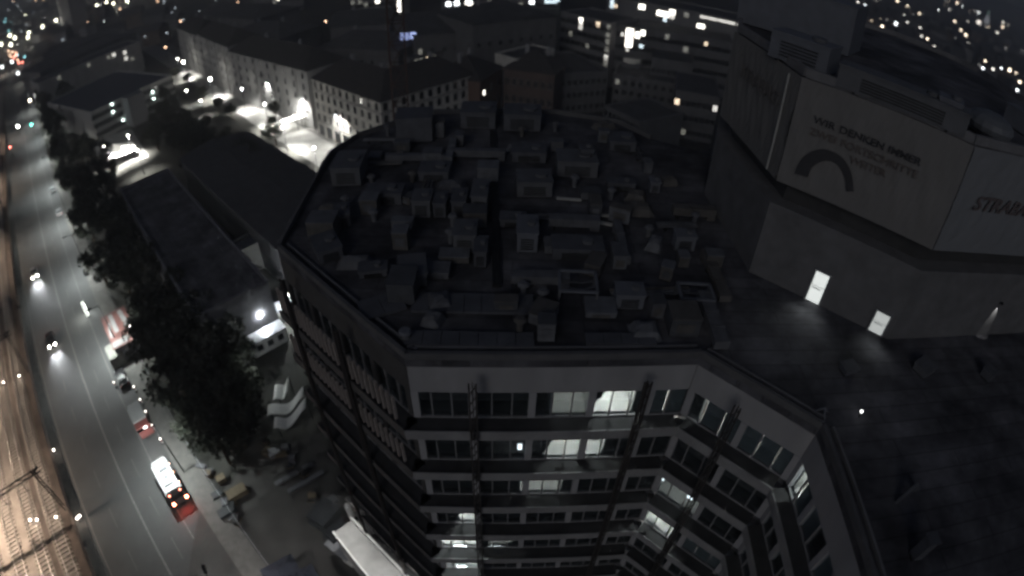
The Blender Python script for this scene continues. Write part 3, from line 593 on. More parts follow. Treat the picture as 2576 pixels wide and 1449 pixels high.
def cabinet(p):
    w, d, h = rc.uniform(.6, 1.9), rc.uniform(.6, 1.5), rc.uniform(.4, 1.5); m_ = rc.choice(MU)
    t = thing('roof_cabinet', 'plain grey cabinet in the %s part of the roof clutter' % where(p), 'cabinet', (p.x, p.y, ZR+.005), rc.choice((0, 0, .05, -.4, 1.57)), 'cabinets on the big roof')
    m = MB(); m.box(-w/2, w/2, -d/2, d/2, .1, h); m.build('housing', m_, t); m = MB(); m.box(-w/2-.03, w/2+.03, -d/2-.03, d/2+.03, h+.003, h+.07); m.build('lid', rc.choice(MU), t); m = MB(); m.box(-w/2+.1, w/2-.1, -d/2+.1, d/2-.1, 0, .097); m.build('plinth', M_dark, t)
    m = MB(); m.box(-w*.3, w*.3, -d/2-.04, -d/2-.004, h*.3, h*.75); m.build('door_panel', rc.choice(MU), t)
def tarp(p):
    w, d = rc.uniform(1.0, 2.4), rc.uniform(.8, 1.6); t = thing('covered_stack', 'sagging sheet over a low stack in the %s part of the roof' % where(p), 'covered stack', (p.x, p.y, ZR+.005), rc.uniform(-.6, .6), 'covered stacks on the big roof'); vs = []; N = 7
    for j in range(N):
        for i in range(N):
            e = max(abs(i-3), abs(j-3))/3; vs.append((-w/2+w*i/6, -d/2+d*j/6, 0 if e == 1 else rc.uniform(.3, .42)+.35*(1-e)))
    m = MB(); m.add(vs, [(j*N+i, j*N+i+1, (j+1)*N+i+1, (j+1)*N+i) for j in range(N-1) for i in range(N-1)]); m.build('sheet', rc.choice(MU[1:]), t)
for k in range(9):
    p = spot(1.9)
    if p: duct(p, rc.uniform(2.2, 4.4), rc.uniform(.45, .8), rc.uniform(.35, .6), rc.choice((0, 1.571)))
for k in range(7):
    p = spot(1.7)
    if p: pipes(p, rc.uniform(2.5, 5), rc.choice((0, 1.571, .1)))
for k in range(34):
    p = spot(1.35)
    if p: cabinet(p)
for k in range(12):
    p = spot(1.3)
    if p: tarp(p)
for k in range(22):
    p = spot(.95)
    if p: cowl(p)
# small things on the right terrace
t = thing('roof_lamp', 'tiny bright lamp on a peg on the right terrace', 'lamp', at(2160, 1047, ZR)); m = MB(); m.tube((0, 0, 0), (0, 0, .3), .03); m.build('peg', M_dark, t); m = MB(); m.ball((0, 0, .36), .07); m.build('bulb', lamp_mat('peg_lamp', (1, 1, 1), 6), t)
t = thing('pipe_tripod', 'bent grey pipe tripod by the terrace rail', 'tripod', at(2066, 1045, ZR)); 
for a in (.4, 2.5, 4.6): m = MB(); m.tube((0, 0, .55), (.5*math.cos(a), .5*math.sin(a), 0), .05); m.build('leg', M_u1, t)
t = thing('small_gable_frame', 'small gabled wooden frame low on the right terrace', 'frame', at(2280, 1250, ZR), .3)
for sx in (-1, 1): m = MB(); m.bar((sx*.8, 0, 0), (0, 0, .9), .14, .3); m.build('rafter', M_u3, t)
m = MB(); m.bar((-.8, 0, .07), (.8, 0, .07), .1); m.build('tie_beam', M_u3, t)
unit((2300, 1400), (.5, .5, 1.5), 'slim grey post cabinet at the bottom right terrace', M_u3, 0, 'post_cabinet', 'cabinet', False); unit((2320, 935), (1.2, 1.0, .5), 'dim grey bundle on the terrace below the wall corner', M_u2, .4, 'covered_stack', 'covered stack', False)
unit((2480, 950), (.8, .8, .6), 'dim small bundle at the far right of the terrace', M_u3, .4, 'covered_stack', 'covered stack', False); unit((2130, 935), (.9, .7, .4), 'dark low crate on the terrace near the half-height opening', M_u3, .2, 'crate', 'crate', False)

# ------------------------------------------------------------------ tower crane mast behind the roof
ct = thing('crane_mast', 'faint reddish lattice crane mast standing behind the office tower roof', 'crane mast', (-13.7, 63.0, 0), .2)
M_crane = mat('crane_red', (.10, .065, .055), .6, .25, 2); m = MB()
for x in (-.9, .9):
    for y in (-.9, .9): m.bar((x, y, 0), (x, y, 70), .16)
m.build('chord', M_crane, ct)
for k in range(28):
    m = MB(); z = k*2.5
    for (a, b) in (((-.9, -.9), (.9, -.9)), ((.9, -.9), (.9, .9)), ((.9, .9), (-.9, .9)), ((-.9, .9), (-.9, -.9))): m.bar((*a, z), (*b, z+2.5), .08); m.bar((*a, z), (*b, z), .08)
    m.build('mast_section', M_crane, ct)
m = MB(); m.bar((-14, 0, 71), (45, 0, 71), 1.1, .25); m.bar((0, 0, 70), (0, 0, 77), .8); m.bar((0, 0, 77), (40, 0, 71.2), .1); m.bar((0, 0, 77), (-13, 0, 71.2), .1); m.build('jib', M_crane, ct)

# ------------------------------------------------------------------ buildings of the neighbourhood
wc = {}
def win_mesh(w, h, k, frame=None):
    key = (round(w, 1), round(h, 1), k, frame.name if frame else '')
    if key not in wc:
        m = MB(); m.box(-w/2, w/2, -.02, .0, 0, h, 1)
        for a in (-w/2-.07, w/2): m.box(a, a+.07, -.06, 0, -.07, h+.07)
        m.box(-w/2, w/2, -.06, 0, h, h+.07); m.box(-w/2-.1, w/2+.1, -.12, 0, -.09, -.003)
        if w > .9: m.box(-.03, .03, -.045, -.022, 0, h)
        wc[key] = m.mesh('window', [frame or M_mull, LW[k] if k else M_glassd])
    return wc[key]
class Bld:
    def window(s, x, z, w, h, k=None, y=0, rz=0):
        o = link('window', win_mesh(w, h, k, s.frame), s.e); o.location = (x, y-.004, z)
        if rz: o.rotation_euler.z = rz
        return o
    def lit(s, px, py, k, w=1.2, h=1.5):
        u, z = hit(px, py, s.A, s.B); w = min(w, s.L*.9); u = min(max(u, w/2+.1), s.L-w/2-.1); z = min(max(z-h/2, .6), s.z-h-.3)
        o = s.window(u, z, w, h, k); o.location.y = -.07; return o
def building(label, A, B, z, depth, floors=0, bays=0, roof='flat', wall=None, roofm=None, rise=4.5, parent=None, cat='building', win=(1.1, 1.7), frame=None, litp=0, kinds='wodc', side=0, base=0., group=None, eave=.45, skip=None, name='city_building', wz0=1.2, fz=None):
    b = Bld(); A, B = Vector((A[0], A[1])), Vector((B[0], B[1])); L = (B-A).length; rz = math.atan2(B.y-A.y, B.x-A.x)
    if Vector((-math.sin(rz), math.cos(rz))).dot(A+B) < 0: raise ValueError(label)
    b.A, b.B, b.L, b.z, b.frame = A, B, L, z, frame
    if parent: b.e = link('wing', None, parent, (A.x, A.y, base), rz)
    else: b.e = thing(name, label, cat, (A.x, A.y, base), rz, group)
    b.z = z = z-base; wall = wall or M_stone; roofm = roofm or M_tile
    m = MB(); m.box(0, L, 0, depth, 0, z); m.build('wall', wall, b.e)
    if roof == 'flat':
        m = MB(); m.box(.3, L-.3, .3, depth-.3, z+.003, z+.06); m.build('roof', roofm, b.e)
        for x0, x1, y0, y1 in ((-.1, L+.1, -.1, .25), (-.1, L+.1, depth-.25, depth+.1), (-.1, .25, .253, depth-.253), (L-.25, L+.1, .253, depth-.253)):
            m = MB(); m.box(x0, x1, y0, y1, z+.003, z+.55); m.build('parapet', wall, b.e)
    else:
        m = MB(); hx = min(depth/2, L/2*.98) if roof == 'hip' else 0; e = eave; y2 = depth/2
        v = [(-e, -e, z+.004), (L+e, -e, z+.004), (L+e, depth+e, z+.004), (-e, depth+e, z+.004), (hx-(0 if hx else e), y2, z+rise), (L-hx+(0 if hx else e), y2, z+rise)]
        m.add(v, [(0, 1, 5, 4), (2, 3, 4, 5), (1, 2, 5), (3, 0, 4), (3, 2, 1, 0)]); m.build('roof', roofm, b.e)
        m = MB(); m.box(-.2, L+.2, -.2, 0, z-.4, z-.003); m.build('cornice', wall, b.e)
        for f in (.3, .72):
            if L > 9 and 'hall' not in label: m = MB(); m.box(L*f-.5, L*f+.5, y2+.5, y2+1.3, z+rise-1.6, z+rise+1.0); m.build('chimney', M_conc, b.e)
    if floors:
        fh = (z-.6)/floors if fz is None else fz
        for f in range(floors):
            for i in range(bays):
                x = (i+.5)*L/bays
                if skip and skip(f, i): continue
                k = random.choice(kinds) if random.random() < litp else None
                b.window(x, f*fh+wz0, win[0], min(win[1], fh-1.1), k)
            for i in range(abs(side)):
                yy = (i+.5)*depth/abs(side); k = random.choice(kinds) if random.random() < litp else None
                o = b.window(L if side > 0 else 0, f*fh+wz0, win[0], min(win[1], fh-1.1), k); o.location = ((L+.004) if side > 0 else -.004, yy, f*fh+wz0); o.rotation_euler.z = math.pi/2 if side > 0 else -math.pi/2
    return b
# side street with its pavements
sdir = Vector((-.7149, .6992)); snor = Vector((.6992, .7149))
def SP(s, l, z=0): p = Vector((-45.4, 115.9))+sdir*s+snor*l; return Vector((p.x, p.y, z))
st = MB(); st.add([SP(-60, 0, .006), SP(330, 0, .006), SP(330, 9, .006), SP(-60, 9, .006)][::-1], [(0, 1, 2, 3)]); struct('side_street', st, mat('pale_asphalt', (.26, .26, .25), .7, .25, .4))
st = MB(); st.add([SP(-60, 9, .1), SP(330, 9, .1), SP(330, 15, .1), SP(-60, 15, .1)][::-1], [(0, 1, 2, 3)]); st.add([SP(-60, 9, 0), SP(330, 9, 0), SP(330, 9, .1), SP(-60, 9, .1)], [(0, 1, 2, 3)]); struct('side_pavement', st, M_pave)
# white corner building
wt = thing('corner_building', 'pale five-storey corner building with dark hipped roof beside the bright street', 'building')
wl_, wcn, wr_ = at(784, 197, 16), at(956, 257, 16), at(1194, 187, 16)
w1 = building('', wl_, wcn, 16, 13, 4, 10, 'hip', M_plaster, M_tile, 5, wt, frame=M_dark, wz0=4.9, fz=2.95, win=(1.0, 1.6))
w2 = building('', wcn, wr_, 16, 13, 4, 11, 'hip', M_plaster, M_tile, 5, wt, frame=M_dark, wz0=4.9, fz=2.95, win=(1.0, 1.6))
for w in (w1, w2):
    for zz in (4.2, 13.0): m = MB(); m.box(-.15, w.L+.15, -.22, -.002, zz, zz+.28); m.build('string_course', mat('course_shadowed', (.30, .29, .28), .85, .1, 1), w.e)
    n = int(w.L/4)
    for i in range(n): m = MB(); m.box(i*4+.8, i*4+3.4, -.05, -.004, .3, 3.4); m.build('shopfront', M_glassd, w.e)
w1.lit(845, 293, 'z', .7, 1.1)
for i, (lb, a, b, z, rf, wl) in enumerate((('grey stone terrace house at the far end of the bright street', (-152, 229), (-126, 203), 18, 'hip', M_stone), ('tall plain grey terrace house in the middle of the bright street', (-125.6, 202.6), (-96, 173), 18.5, 'hip', M_stone), ('grey terrace house with dormer next to the pale corner building', (-95.6, 172.6), (-55.5, 140.5), 17, 'hip', M_stone))):
    bb = building(lb, a, b, z, 13, 4, 8+i, rf, wl, M_tile, 4.5, frame=M_mull, wz0=4.6, fz=3.3, win=(1.0, 1.7), name='terrace_house')
    for k in range(4): m = MB(); x = (k+.5)*bb.L/4; m.box(x-.3, x+.3, -.35, 0, 0, bb.z-.5); m.build('pilaster', wl, bb.e)
# lamps of the side street
gm = MB(); gm.tube((0, 0, 0), (0, 0, 7.2), .1, .06); GP = gm.mesh('pole', M_dark); gm = MB(); gm.ball((0, 0, 7.6), .42); GB = gm.mesh('globe', L_hot); gm = MB(); gm.ball((0, 0, 7.6), .25); GB2 = gm.mesh('globe', L_white)
def globe_lamp(px, lb, power, big=True, z=7.6, group='globe lamps along the bright side street'):
    p = at(*px, z); t = thing('street_lamp', lb, 'street lamp', (p.x, p.y, z-7.6), 0, group); link('pole', GP, t); link('globe', GB if big else GB2, t)
    light('POINT', 'lamp_light', t, (0, 0, 6.9), power*.2, (1, .97, .88), .3); light('SPOT', 'lamp_light', t, (0, 0, 7.0), power*13, (1, .98, .93), .3, 104, .9, (0, 0, -1)); return t
globe_lamp((529, 199), 'glaring globe lamp in the middle of the bright street', 2900); globe_lamp((461, 156), 'bright globe lamp at the far end of the street', 2200); globe_lamp((447, 148), 'small globe lamp behind the far bright one', 1200, False)
globe_lamp((608, 224), 'small globe lamp against the grey terrace', 1400, False); globe_lamp((666, 262), 'globe lamp among the pale lit trees', 2500, False); globe_lamp((712, 318), 'globe lamp near the lit shop canopy', 3000, False); globe_lamp((790, 372), 'globe lamp on the street beside the tower roof edge', 1700, False)
for k in range(9):
    cutoff_lamp(SP(-14+21*k, 9.6, .1), math.atan2(-snor.y, -snor.x), 16000, 'added dark pole lamp brightening the side street from above', 'added pole lamps of the side street', (1, .98, .93), 128)  # extra poles added so that the street surface lights up
cn = thing('shop_canopy', 'white glowing shop canopy at the corner building', 'canopy', at(742, 297, 3.4)-Vector((0, 0, 3.4)), math.atan2(sdir.y, sdir.x)+math.pi/2)
m = MB(); m.box(-4.5, 4.5, -1.4, 1.4, 3.4, 3.6); m.build('roof_sheet', lamp_mat('canopy_glow', (1, .98, .9), 3.0), cn)
for x in (-4, 0, 4): m = MB(); m.tube((x, 1.2, 0), (x, 1.2, 3.4), .08); m.build('post', M_dark, cn)
light('POINT', 'lamp_light', cn, (0, -2.2, 3.9), 900, (1, .97, .9), .3)
for (x, y), sc in zip(((548, 252), (578, 268), (508, 224), (690, 270), (470, 188), (440, 180), (690, 336)), (.5, .5, .5, .55, .5, .6, .9)):
    tree(at(x, y, 3.5)-Vector((0, 0, 3.5)), sc, 'small lamp-lit street tree along the bright side street', 'trees along the bright side street')
for x, y in ((555, 385), (505, 350), (600, 415), (455, 310), (630, 420), (425, 275), (470, 345), (410, 300), (520, 380), (450, 360), (390, 340), (490, 400), (570, 420)):
    tree(at(x, y, 5)-Vector((0, 0, 5)), 1.15, 'dark tree on the shaded side of the side street', 'trees on the shaded side of the side street')
# office with blue-grey roof beyond the park
of = building('three-storey office with wide blue-grey roof and pale window grid', at(230, 286, 10), at(432, 192, 10), 10, 48, 3, 18, 'flat', mat('office_pale', (.42, .42, .41), .8, .15, .5), M_bluer, skip=lambda f, i: 5 < i < 10, win=(2.5, 1.6), wz0=1.3, fz=3.1, frame=mat('office_pale', (0, 0, 0)), name='office_building', cat='office building')
m = MB(); m.box(of.L*.36, of.L*.56, -5, 0, 0, 10.6); m.build('stair_block', mat('stair_dark', (.2, .2, .21), .8, .2, 1), of.e)
for x, y in ((281, 262), (284, 281), (383, 231), (386, 248), (309, 302)):
    u, z = hit(x, y, of.A, of.B); m = MB(); m.ball((u, -.3, z), .3); m.build('facade_lamp', lamp_mat('facade_lamp', (.8, 1, .93), 14), of.e)
xb = building('long plain lamp-lit facade behind the blue-grey office roof', at(95, 213, 14), at(352, 106, 14), 14, 18, 0, 0, 'flat', M_stone, M_roof, name='long_building')
for x, y, k in ((285, 133, 'w'), (314, 132, 'w'), (317, 147, 'w'), (333, 147, 'd'), (222, 160, 'd'), (148, 195, 'd'), (272, 139, 'd')): xb.lit(x, y, k, 1.8, 1.8)
# lit entrance court in front of that office
ec = thing('entrance_tent', 'white peaked entrance tent glowing below the blue-grey office', 'tent', at(292, 382, 3)-Vector((0, 0, 3)), .75)
m = MB(); m.add([(-6, -4, 2.6), (6, -4, 2.6), (6, 4, 2.6), (-6, 4, 2.6), (0, 0, 5.6)], [(0, 1, 4), (1, 2, 4), (2, 3, 4), (3, 0, 4)]); m.build('canvas', mat('tent_canvas', (.8, .8, .78), .7, .05, 1), ec)
for sx in (-1, 1):
    for sy in (-1, 1): m = MB(); m.tube((sx*5.9, sy*3.9, 0), (sx*5.9, sy*3.9, 2.6), .06); m.build('post', M_dark, ec)
for px, lb, pw in (((262, 368), 'globe lamp left of the entrance tent', 5200), ((322, 341), 'globe lamp right of the entrance tent by the office', 4200), ((345, 378), 'small globe lamp at the edge of the tent court', 900)): globe_lamp(px, lb, pw, False, 7.6, 'lamps round the entrance tent')
m = MB(); m.prism([at(*q, 0)[:2] for q in ((235, 350), (330, 325), (375, 395), (250, 425))], 0, .03); struct('court', m, mat('court_paving', (.34, .34, .33), .8, .2, .6))
tree(at(205, 395, 4)-Vector((0, 0, 4)), 1.15, 'dim green lamp-lit tree left of the entrance tent', 'tree by the tent')
# long dark halls on the site of the park
h1 = building('long dark hall with pale eaves lines running towards the site', (-85.3, 91.6), (-44, 52.6), 9, 12, 0, 0, 'flat', mat('hall_edge', (.16, .16, .18), .8, .2, 1), M_roof, name='long_hall', cat='hall')
h2 = building('wider dark hall parallel behind the long hall', (-77, 106), (-37, 70), 9.0, 18, 0, 0, 'gable', mat('hall_wall', (.12, .12, .13), .8, .2, 1), mat('hall_roof', (.06, .06, .066), .8, .3, .6), 1.4, name='long_hall', cat='hall')
pb = building('small pale flat-roofed annex beside the tower', at(592, 642, 5), at(700, 592, 5), 5, 4.0, 0, 0, 'flat', mat('annex_pale', (.3, .3, .29), .8, .2, 1), mat('annex_roof', (.26, .26, .255), .85, .2, 1), name='annex', cat='building')
# lit site cabins beside the tower
p, q = at(596, 836, 2.6), at(738, 762, 2.6); ca = math.atan2(q.y-p.y, q.x-p.x)
for i, (x, y, lb) in enumerate(((630, 812, 'lit white site cabin with a lamp, farther from the tower'), (703, 772, 'lit white site cabin with a lamp, next to the tower'), (668, 838, 'dim lower site cabin in front of the lit pair'))):
    c = at(x, y, 2.6); t = thing('site_cabin', lb, 'site cabin', (c.x, c.y, 0), ca, 'site cabins beside the tower')
    m = MB(); m.box(-3, 3, -1.2, 1.2, .15, 2.6); m.build('body', M_white, t); m = MB(); m.box(-3.05, 3.05, -1.25, 1.25, 2.603, 2.75); m.build('roof', M_steel, t)
    for wx in (-1.8, 0, 1.8): o = link('window', win_mesh(.9, 1.0, None), t); o.location = (wx, -1.21, 1.1)
    if i < 2: m = MB(); m.tube((1.5, -1.0, 2.75), (1.5, -1.0, 4.6), .05); m.build('lamp_pole', M_dark, t); m = MB(); m.ball((1.5, -1.0, 4.7), .2); m.build('lamp_globe', L_white, t); light('POINT', 'lamp_light', t, (1.5, -1.6, 4.3), 2600, (.95, 1, 1), .2)
# white wavy sails
for i, (a, b, c, lb) in enumerate((((690, 972), (712, 965), (727, 952), 'short upper white sail by the foot of the tower'), ((674, 1020), (722, 1012), (764, 975), 'long middle white wavy sail by the foot of the tower'), ((690, 1052), (722, 1048), (770, 1005), 'lower white wavy sail by the foot of the tower'))):
    pts = cat([at(*a, 4), at(*b, 4), at(*c, 4)], 6); t = thing('shade_sail', lb, 'shade sail', (pts[0].x, pts[0].y, 0), 0, 'white shade sails')
    wv = Vector((.2, -1.0, 0)).normalized()*(2.3 if i == 0 else 1.5); m = MB(); n = len(pts); o0 = Vector((pts[0].x, pts[0].y, 0)); vs = []
    for k, pnt in enumerate(pts): zz = 4+.3*math.sin(k*.7); vs += [(pnt.x-o0.x, pnt.y-o0.y, zz), (pnt.x-o0.x+wv.x, pnt.y-o0.y+wv.y, zz-.25)]
    m.add(vs, [(2*k, 2*k+1, 2*k+3, 2*k+2) for k in range(n-1)]); o = m.build('cloth', M_white, t); sm = o.modifiers.new('s', 'SOLIDIFY'); sm.thickness = .04
    for k in (0, n-1): m = MB(); v0 = Vector(vs[2*k]); m.tube((v0.x, v0.y, 0), v0, .06); m.build('post', M_dark, t)
t = cutoff_lamp(at(655, 1010, 0), .3, 900, 'dark pole lamp beside the white sails', 'yard lamps round the tower')
# ------------------------------------------------------------------ forecourt at the foot of the tower
m = MB(); m.prism([V2(at(*q, 0)) for q in ((500, 1290), (640, 1150), (800, 1090), (905, 1290), (1040, 1460), (1000, 1700), (560, 1700), (470, 1470))], 0, .02); struct('forecourt', m, mat('forecourt_concrete', (.055, .053, .051), .85, .25, .35))
def wall_lamp(f, zz_, pw, aim):
    p = Vector(Lc).lerp(Vector(FL), f)+n_*1.35; m = MB(); m.box(p.x-.2, p.x+.2, p.y-.2, p.y+.2, zz_, zz_+.2); m.build('wall_lamp', M_dark, ot)
    q = p+n_*.5; light('SPOT', 'added_yard_light', ot, (q.x, q.y, zz_-.1), pw, (1, .98, .95), .2, 130, .8, aim)
wall_lamp(.12, 14, 2600, (n_.x*.9, n_.y*.9, -1)); wall_lamp(.75, 12, 1500, (n_.x*.7, n_.y*.7, -1))  # lamps added on the tower side to light the forecourt
cutoff_lamp(at(620, 1560, 0), 2.2, 3200, 'added dark pole lamp out of view below the forecourt', 'yard lamps round the tower', (1, .97, .93))  # unseen lamp added beyond the lower frame edge to light the forecourt
def crate(px, size, rz, lb, m_, name='material_stack', cat='material stack', n=3):
    p = at(*px, 0); t = thing(name, lb, cat, (p.x, p.y, .02), rz); w, d, h = size
    for k in range(n):
        m = MB(); o = .06*random.uniform(-1, 1)*w; m.box(-w/2+o, w/2+o, -d/2, d/2, .12+k*(h-.12)/n, .12+(k+1)*(h-.12)/n-.03); m.build('layer', m_, t)
    for x in (-.4, 0, .4): m = MB(); m.box(x*w-.06, x*w+.06, -d/2, d/2, 0, .117); m.build('bearer', M_bark, t)
M_tarp = mat('dark_tarp', (.03, .035, .04), .6, .3, 2); M_wood = mat('timber', (.13, .105, .07), .8, .25, 2)
crate((822, 1305), (3.2, 2.6, 1.8), 1.1, 'dark tarpaulin-covered stack beside the podium', M_tarp); crate((850, 1345), (2.8, 1.8, 1.1), .9, 'dark low stack in front of the covered one', M_tarp)
crate((788, 1253), (.9, .8, .8), .3, 'small pale timber crate at the end of the stacks', M_wood, 'crate', 'crate'); crate((860, 1385), (3.4, 1.6, .6), -.55, 'pale shallow skip on the forecourt', M_steel, 'skip', 'skip', 1); crate((880, 1418), (1.3, .5, .4), -.5, 'white plank bundle below the skip', M_white, 'plank_bundle', 'planks', 2)
crate((835, 1265), (1.5, 1.0, .7), .8, 'grey pallet load between the crates and the tower', M_u2); crate((600, 1245), (2.5, 1.4, 1.0), .8, 'brown pallet load by the roadside fence', M_wood); crate((575, 1290), (2.4, 1.2, .8), .8, 'dark pallet load by the roadside fence', M_tarp); crate((560, 1210), (1.2, 1.0, .9), .8, 'small timber stack at the fence corner', M_wood)
crate((740, 1195), (5.0, .6, .4), .75, 'long pale beam bundle lying towards the tower', M_u2, 'beam_bundle', 'beams', 2); crate((770, 1215), (5.0, .6, .4), .75, 'second beam bundle parallel to the first', M_u3, 'beam_bundle', 'beams', 2); crate((720, 1130), (1.0, .8, .8), .3, 'small pale box among the trees by the tower', M_u2, 'crate', 'crate')
rq = random.Random(5)
for zone, lbz in ((((485, 1165), (625, 1320)), 'small site pallet or box along the roadside fence'), (((775, 1230), (905, 1430)), 'small site pallet or box heaped against the podium'), (((650, 1110), (790, 1200)), 'small site pallet or box on the dim ground by the sails')):
    for k in range(9):
        f = rq.random(); x = zone[0][0]+(zone[1][0]-zone[0][0])*f+rq.uniform(-18, 18); y = zone[0][1]+(zone[1][1]-zone[0][1])*f+rq.uniform(-14, 14)
        p = at(x, y, 0); t = thing('site_pallet', lbz, 'pallet', (p.x, p.y, .025), rq.uniform(0, 3), 'site pallets and boxes'); w, d, h = rq.uniform(.5, 1.6), rq.uniform(.4, 1.1), rq.uniform(.2, .9)
        m = MB(); m.box(-w/2, w/2, -d/2, d/2, .13, h+.13); m.build('load', rq.choice((M_tarp, M_u2, M_u3, M_wood, M_steel, M_dark)), t); m = MB(); m.box(-w/2-.05, w/2+.05, -d/2-.05, d/2+.05, 0, .127); m.build('pallet_base', M_wood, t)
t = thing('upright_tank', 'slim white upright cylinder at the podium corner', 'tank', at(887, 1300, 0)); m = MB(); m.tube((0, 0, 0), (0, 0, 2.6), .45, n=14); m.build('shell', M_white, t); m = MB(); m.ball((0, 0, 2.6), .45, 14, 6, .4); m.build('dome', M_white, t)
for px, r, lb in (((712, 1449), .2, 'dark blue pitched tent roof at the bottom edge, larger'), ((772, 1452), .2, 'dark blue pitched tent roof at the bottom edge, smaller')):
    s = 2.0 if 'larger' in lb else 1.2; t = thing('dark_tent', lb, 'tent', at(*px, 2)-Vector((0, 0, 2)), .7)
    m = MB(); m.add([(-s, -s, 2), (s, -s, 2), (s, s, 2), (-s, s, 2), (0, 0, 3.4)], [(0, 1, 4), (1, 2, 4), (2, 3, 4), (3, 0, 4)]); m.build('canvas', mat('navy_canvas', (.03, .034, .05), .7, .2, 1), t)
    for sx in (-1, 1):
        for sy in (-1, 1): m = MB(); m.tube((sx*s*.97, sy*s*.97, 0), (sx*s*.97, sy*s*.97, 2), .04); m.build('post', M_dark, t)
# site fence
fe = thing('site_fence', 'wire mesh site fence along the pavement edge', 'fence', RP(0, 10.6))
for k in range(20):
    m = MB(); s0 = -74+3.5*k; a, b = RD*s0, RD*(s0+3.4)
    for zz in (.15, 1.0, 1.95): m.bar((a.x, a.y, zz), (b.x, b.y, zz), .05)
    for j in range(8): c = a.lerp(b, j/7); m.bar((c.x, c.y, .1), (c.x, c.y, 2.0), .035)
    m.build('panel', M_steel, fe)
# ------------------------------------------------------------------ vehicles
wh = MB(); wh.tube((0, -.11, 0), (0, .11, 0), .33, n=14); WT = wh.mesh('tyre', M_black); wh = MB(); wh.tube((0, -.12, 0), (0, .12, 0), .19, n=10); WR = wh.mesh('rim', M_steel)
def wheels(t, xs, y, r=1.0):
    for x in xs:
        for sy in (-1, 1): w = link('wheel', None, t, (x, sy*y, .33*r)); w.scale = (r, 1.3, r); link('tyre', WT, w); link('rim', WR, w)
def loft(secs, y):
    "side profile (x,z) closed, narrower towards the top"
    m = MB(); n = len(secs); vs = [(x, -yy, z) for x, z, yy in secs]+[(x, yy, z) for x, z, yy in secs]
    m.add(vs, [tuple(range(n)), tuple(range(2*n-1, n-1, -1))]+[(i, n+i, n+(i+1) % n, (i+1) % n) for i in range(n)]); return m
def car(s, l, rev, lb, paint, lights=True, z=0.01):
    t = thing('car', lb, 'car', RP(s, l, z), RANG+(math.pi if rev else 0))      # local +x forward
    y = .86
    loft([(-2.1, .35, y), (-2.15, .8, y), (-1.95, .98, y), (.75, .98, y), (2.0, .8, y-.06), (2.12, .5, y-.06), (2.05, .32, y), (-2.0, .28, y)], y).build('body', paint, t)
    loft([(-1.85, .985, .78), (-1.35, 1.42, .6), (.1, 1.45, .6), (.85, .985, .78)], .7).build('cabin', M_glassd, t)
    m = MB(); m.box(-1.25, .05, -.58, .58, 1.452, 1.475); m.build('roof_panel', paint, t)
    wheels(t, (-1.3, 1.3), .78)
    for sy in (-1, 1):
        m = MB(); m.ball((2.1, sy*.62, .66), .17, 10, 6); m.build('headlight', lamp_mat('headlight', (1, .97, .85), 75) if lights else M_steel, t)
        m = MB(); m.box(-2.18, -2.13, sy*.62-.16, sy*.62+.16, .68, .82); m.build('taillight', L_red if lights else M_red, t)
        if lights: light('SPOT', 'beam', t, (2.3, sy*.62, .66), 5200, (.93, .97, 1), .08, 46, .95, (1, 0, -.10))
    return t
P_sil = mat('silver_paint', (.42, .43, .45), .35, .05, 3, metal=.5); P_blk = mat('black_paint', (.02, .02, .022), .3, .05, 3); P_whi = mat('van_white', (.40, .41, .41), .45, .08, 2); P_blu = mat('blue_paint', (.05, .08, .16), .35, .05, 3)
car(20.2, -3.9, True, 'silver car with glaring headlights, farther up the road', P_sil); car(-8.4, -3.6, True, 'dark car with glaring headlights throwing a pool of light', P_blk)
# the white van with its tail lights
bus = thing('box_van', 'white box van with roof hatches and red tail lights driving away', 'van', RP(-53.0, 5.9, .01), RANG)
m = MB(); m.box(-3.45, 2.0, -1.18, 1.18, .45, 2.95); m.build('body', mat('van_side', (.16, .16, .165), .4, .1, 2), bus)
m = MB(); m.box(-3.4, 1.95, -1.12, 1.12, 2.953, 3.04); m.build('roof_panel', P_whi, bus)
loft([(2.02, .45, 1.08), (2.02, 2.85, 1.0), (2.75, 2.75, .95), (3.35, 1.5, 1.05), (3.45, .5, 1.08)], 1).build('cab', P_whi, bus)
m = MB(); m.add([(2.80, -.85, 2.68), (2.80, .85, 2.68), (3.34, .95, 1.56), (3.34, -.95, 1.56)], [(0, 1, 2, 3)]); m.build('windscreen', M_glassd, bus)
for x0, x1, y0, y1, h in ((1.35, 1.8, -.95, -.6, .1), (1.3, 1.7, -.15, .2, .08), (1.4, 1.8, .55, .85, .1), (.3, .8, -.75, .45, .14), (-1.0, -.55, -.3, .2, .12), (-2.2, -2.0, -.6, .75, .1)): m = MB(); m.box(x0, x1, y0, y1, 3.043, 3.043+h); m.build('roof_hatch', M_u2, bus)
m = MB(); m.box(-3.3, -2.5, -.95, .95, 3.043, 3.26); m.build('light_bar', P_whi, bus)
for sy in (-1, 1):
    for k in range(3): m = MB(); m.box(-2.9+k*1.6, -1.5+k*1.6, sy*1.185-.01, sy*1.185+.01, 1.5, 2.5); m.build('side_window', M_glassd, bus)
    m = MB(); m.box(-3.52, -3.455, sy*.98-.13, sy*.98+.13, .85, 1.2); m.build('taillight', lamp_mat('van_tail', (1, .25, .14), 55), bus)
    m = MB(); m.box(-3.5, -3.455, sy*.8-.1, sy*.8+.1, 2.72, 2.84); m.build('roof_taillight', lamp_mat('van_marker', (1, .25, .16), 20), bus)
    m = MB(); m.box(3.43, 3.49, sy*.8-.14, sy*.8+.14, .7, .95); m.build('headlight', L_white, bus)
for x in (-2.2, -.4, 1.2): m = MB(); m.box(x-.06, x+.06, -1.23, -1.185, 2.6, 2.72); m.build('marker_light', lamp_mat('amber_marker', (1, .5, .3), 20), bus)
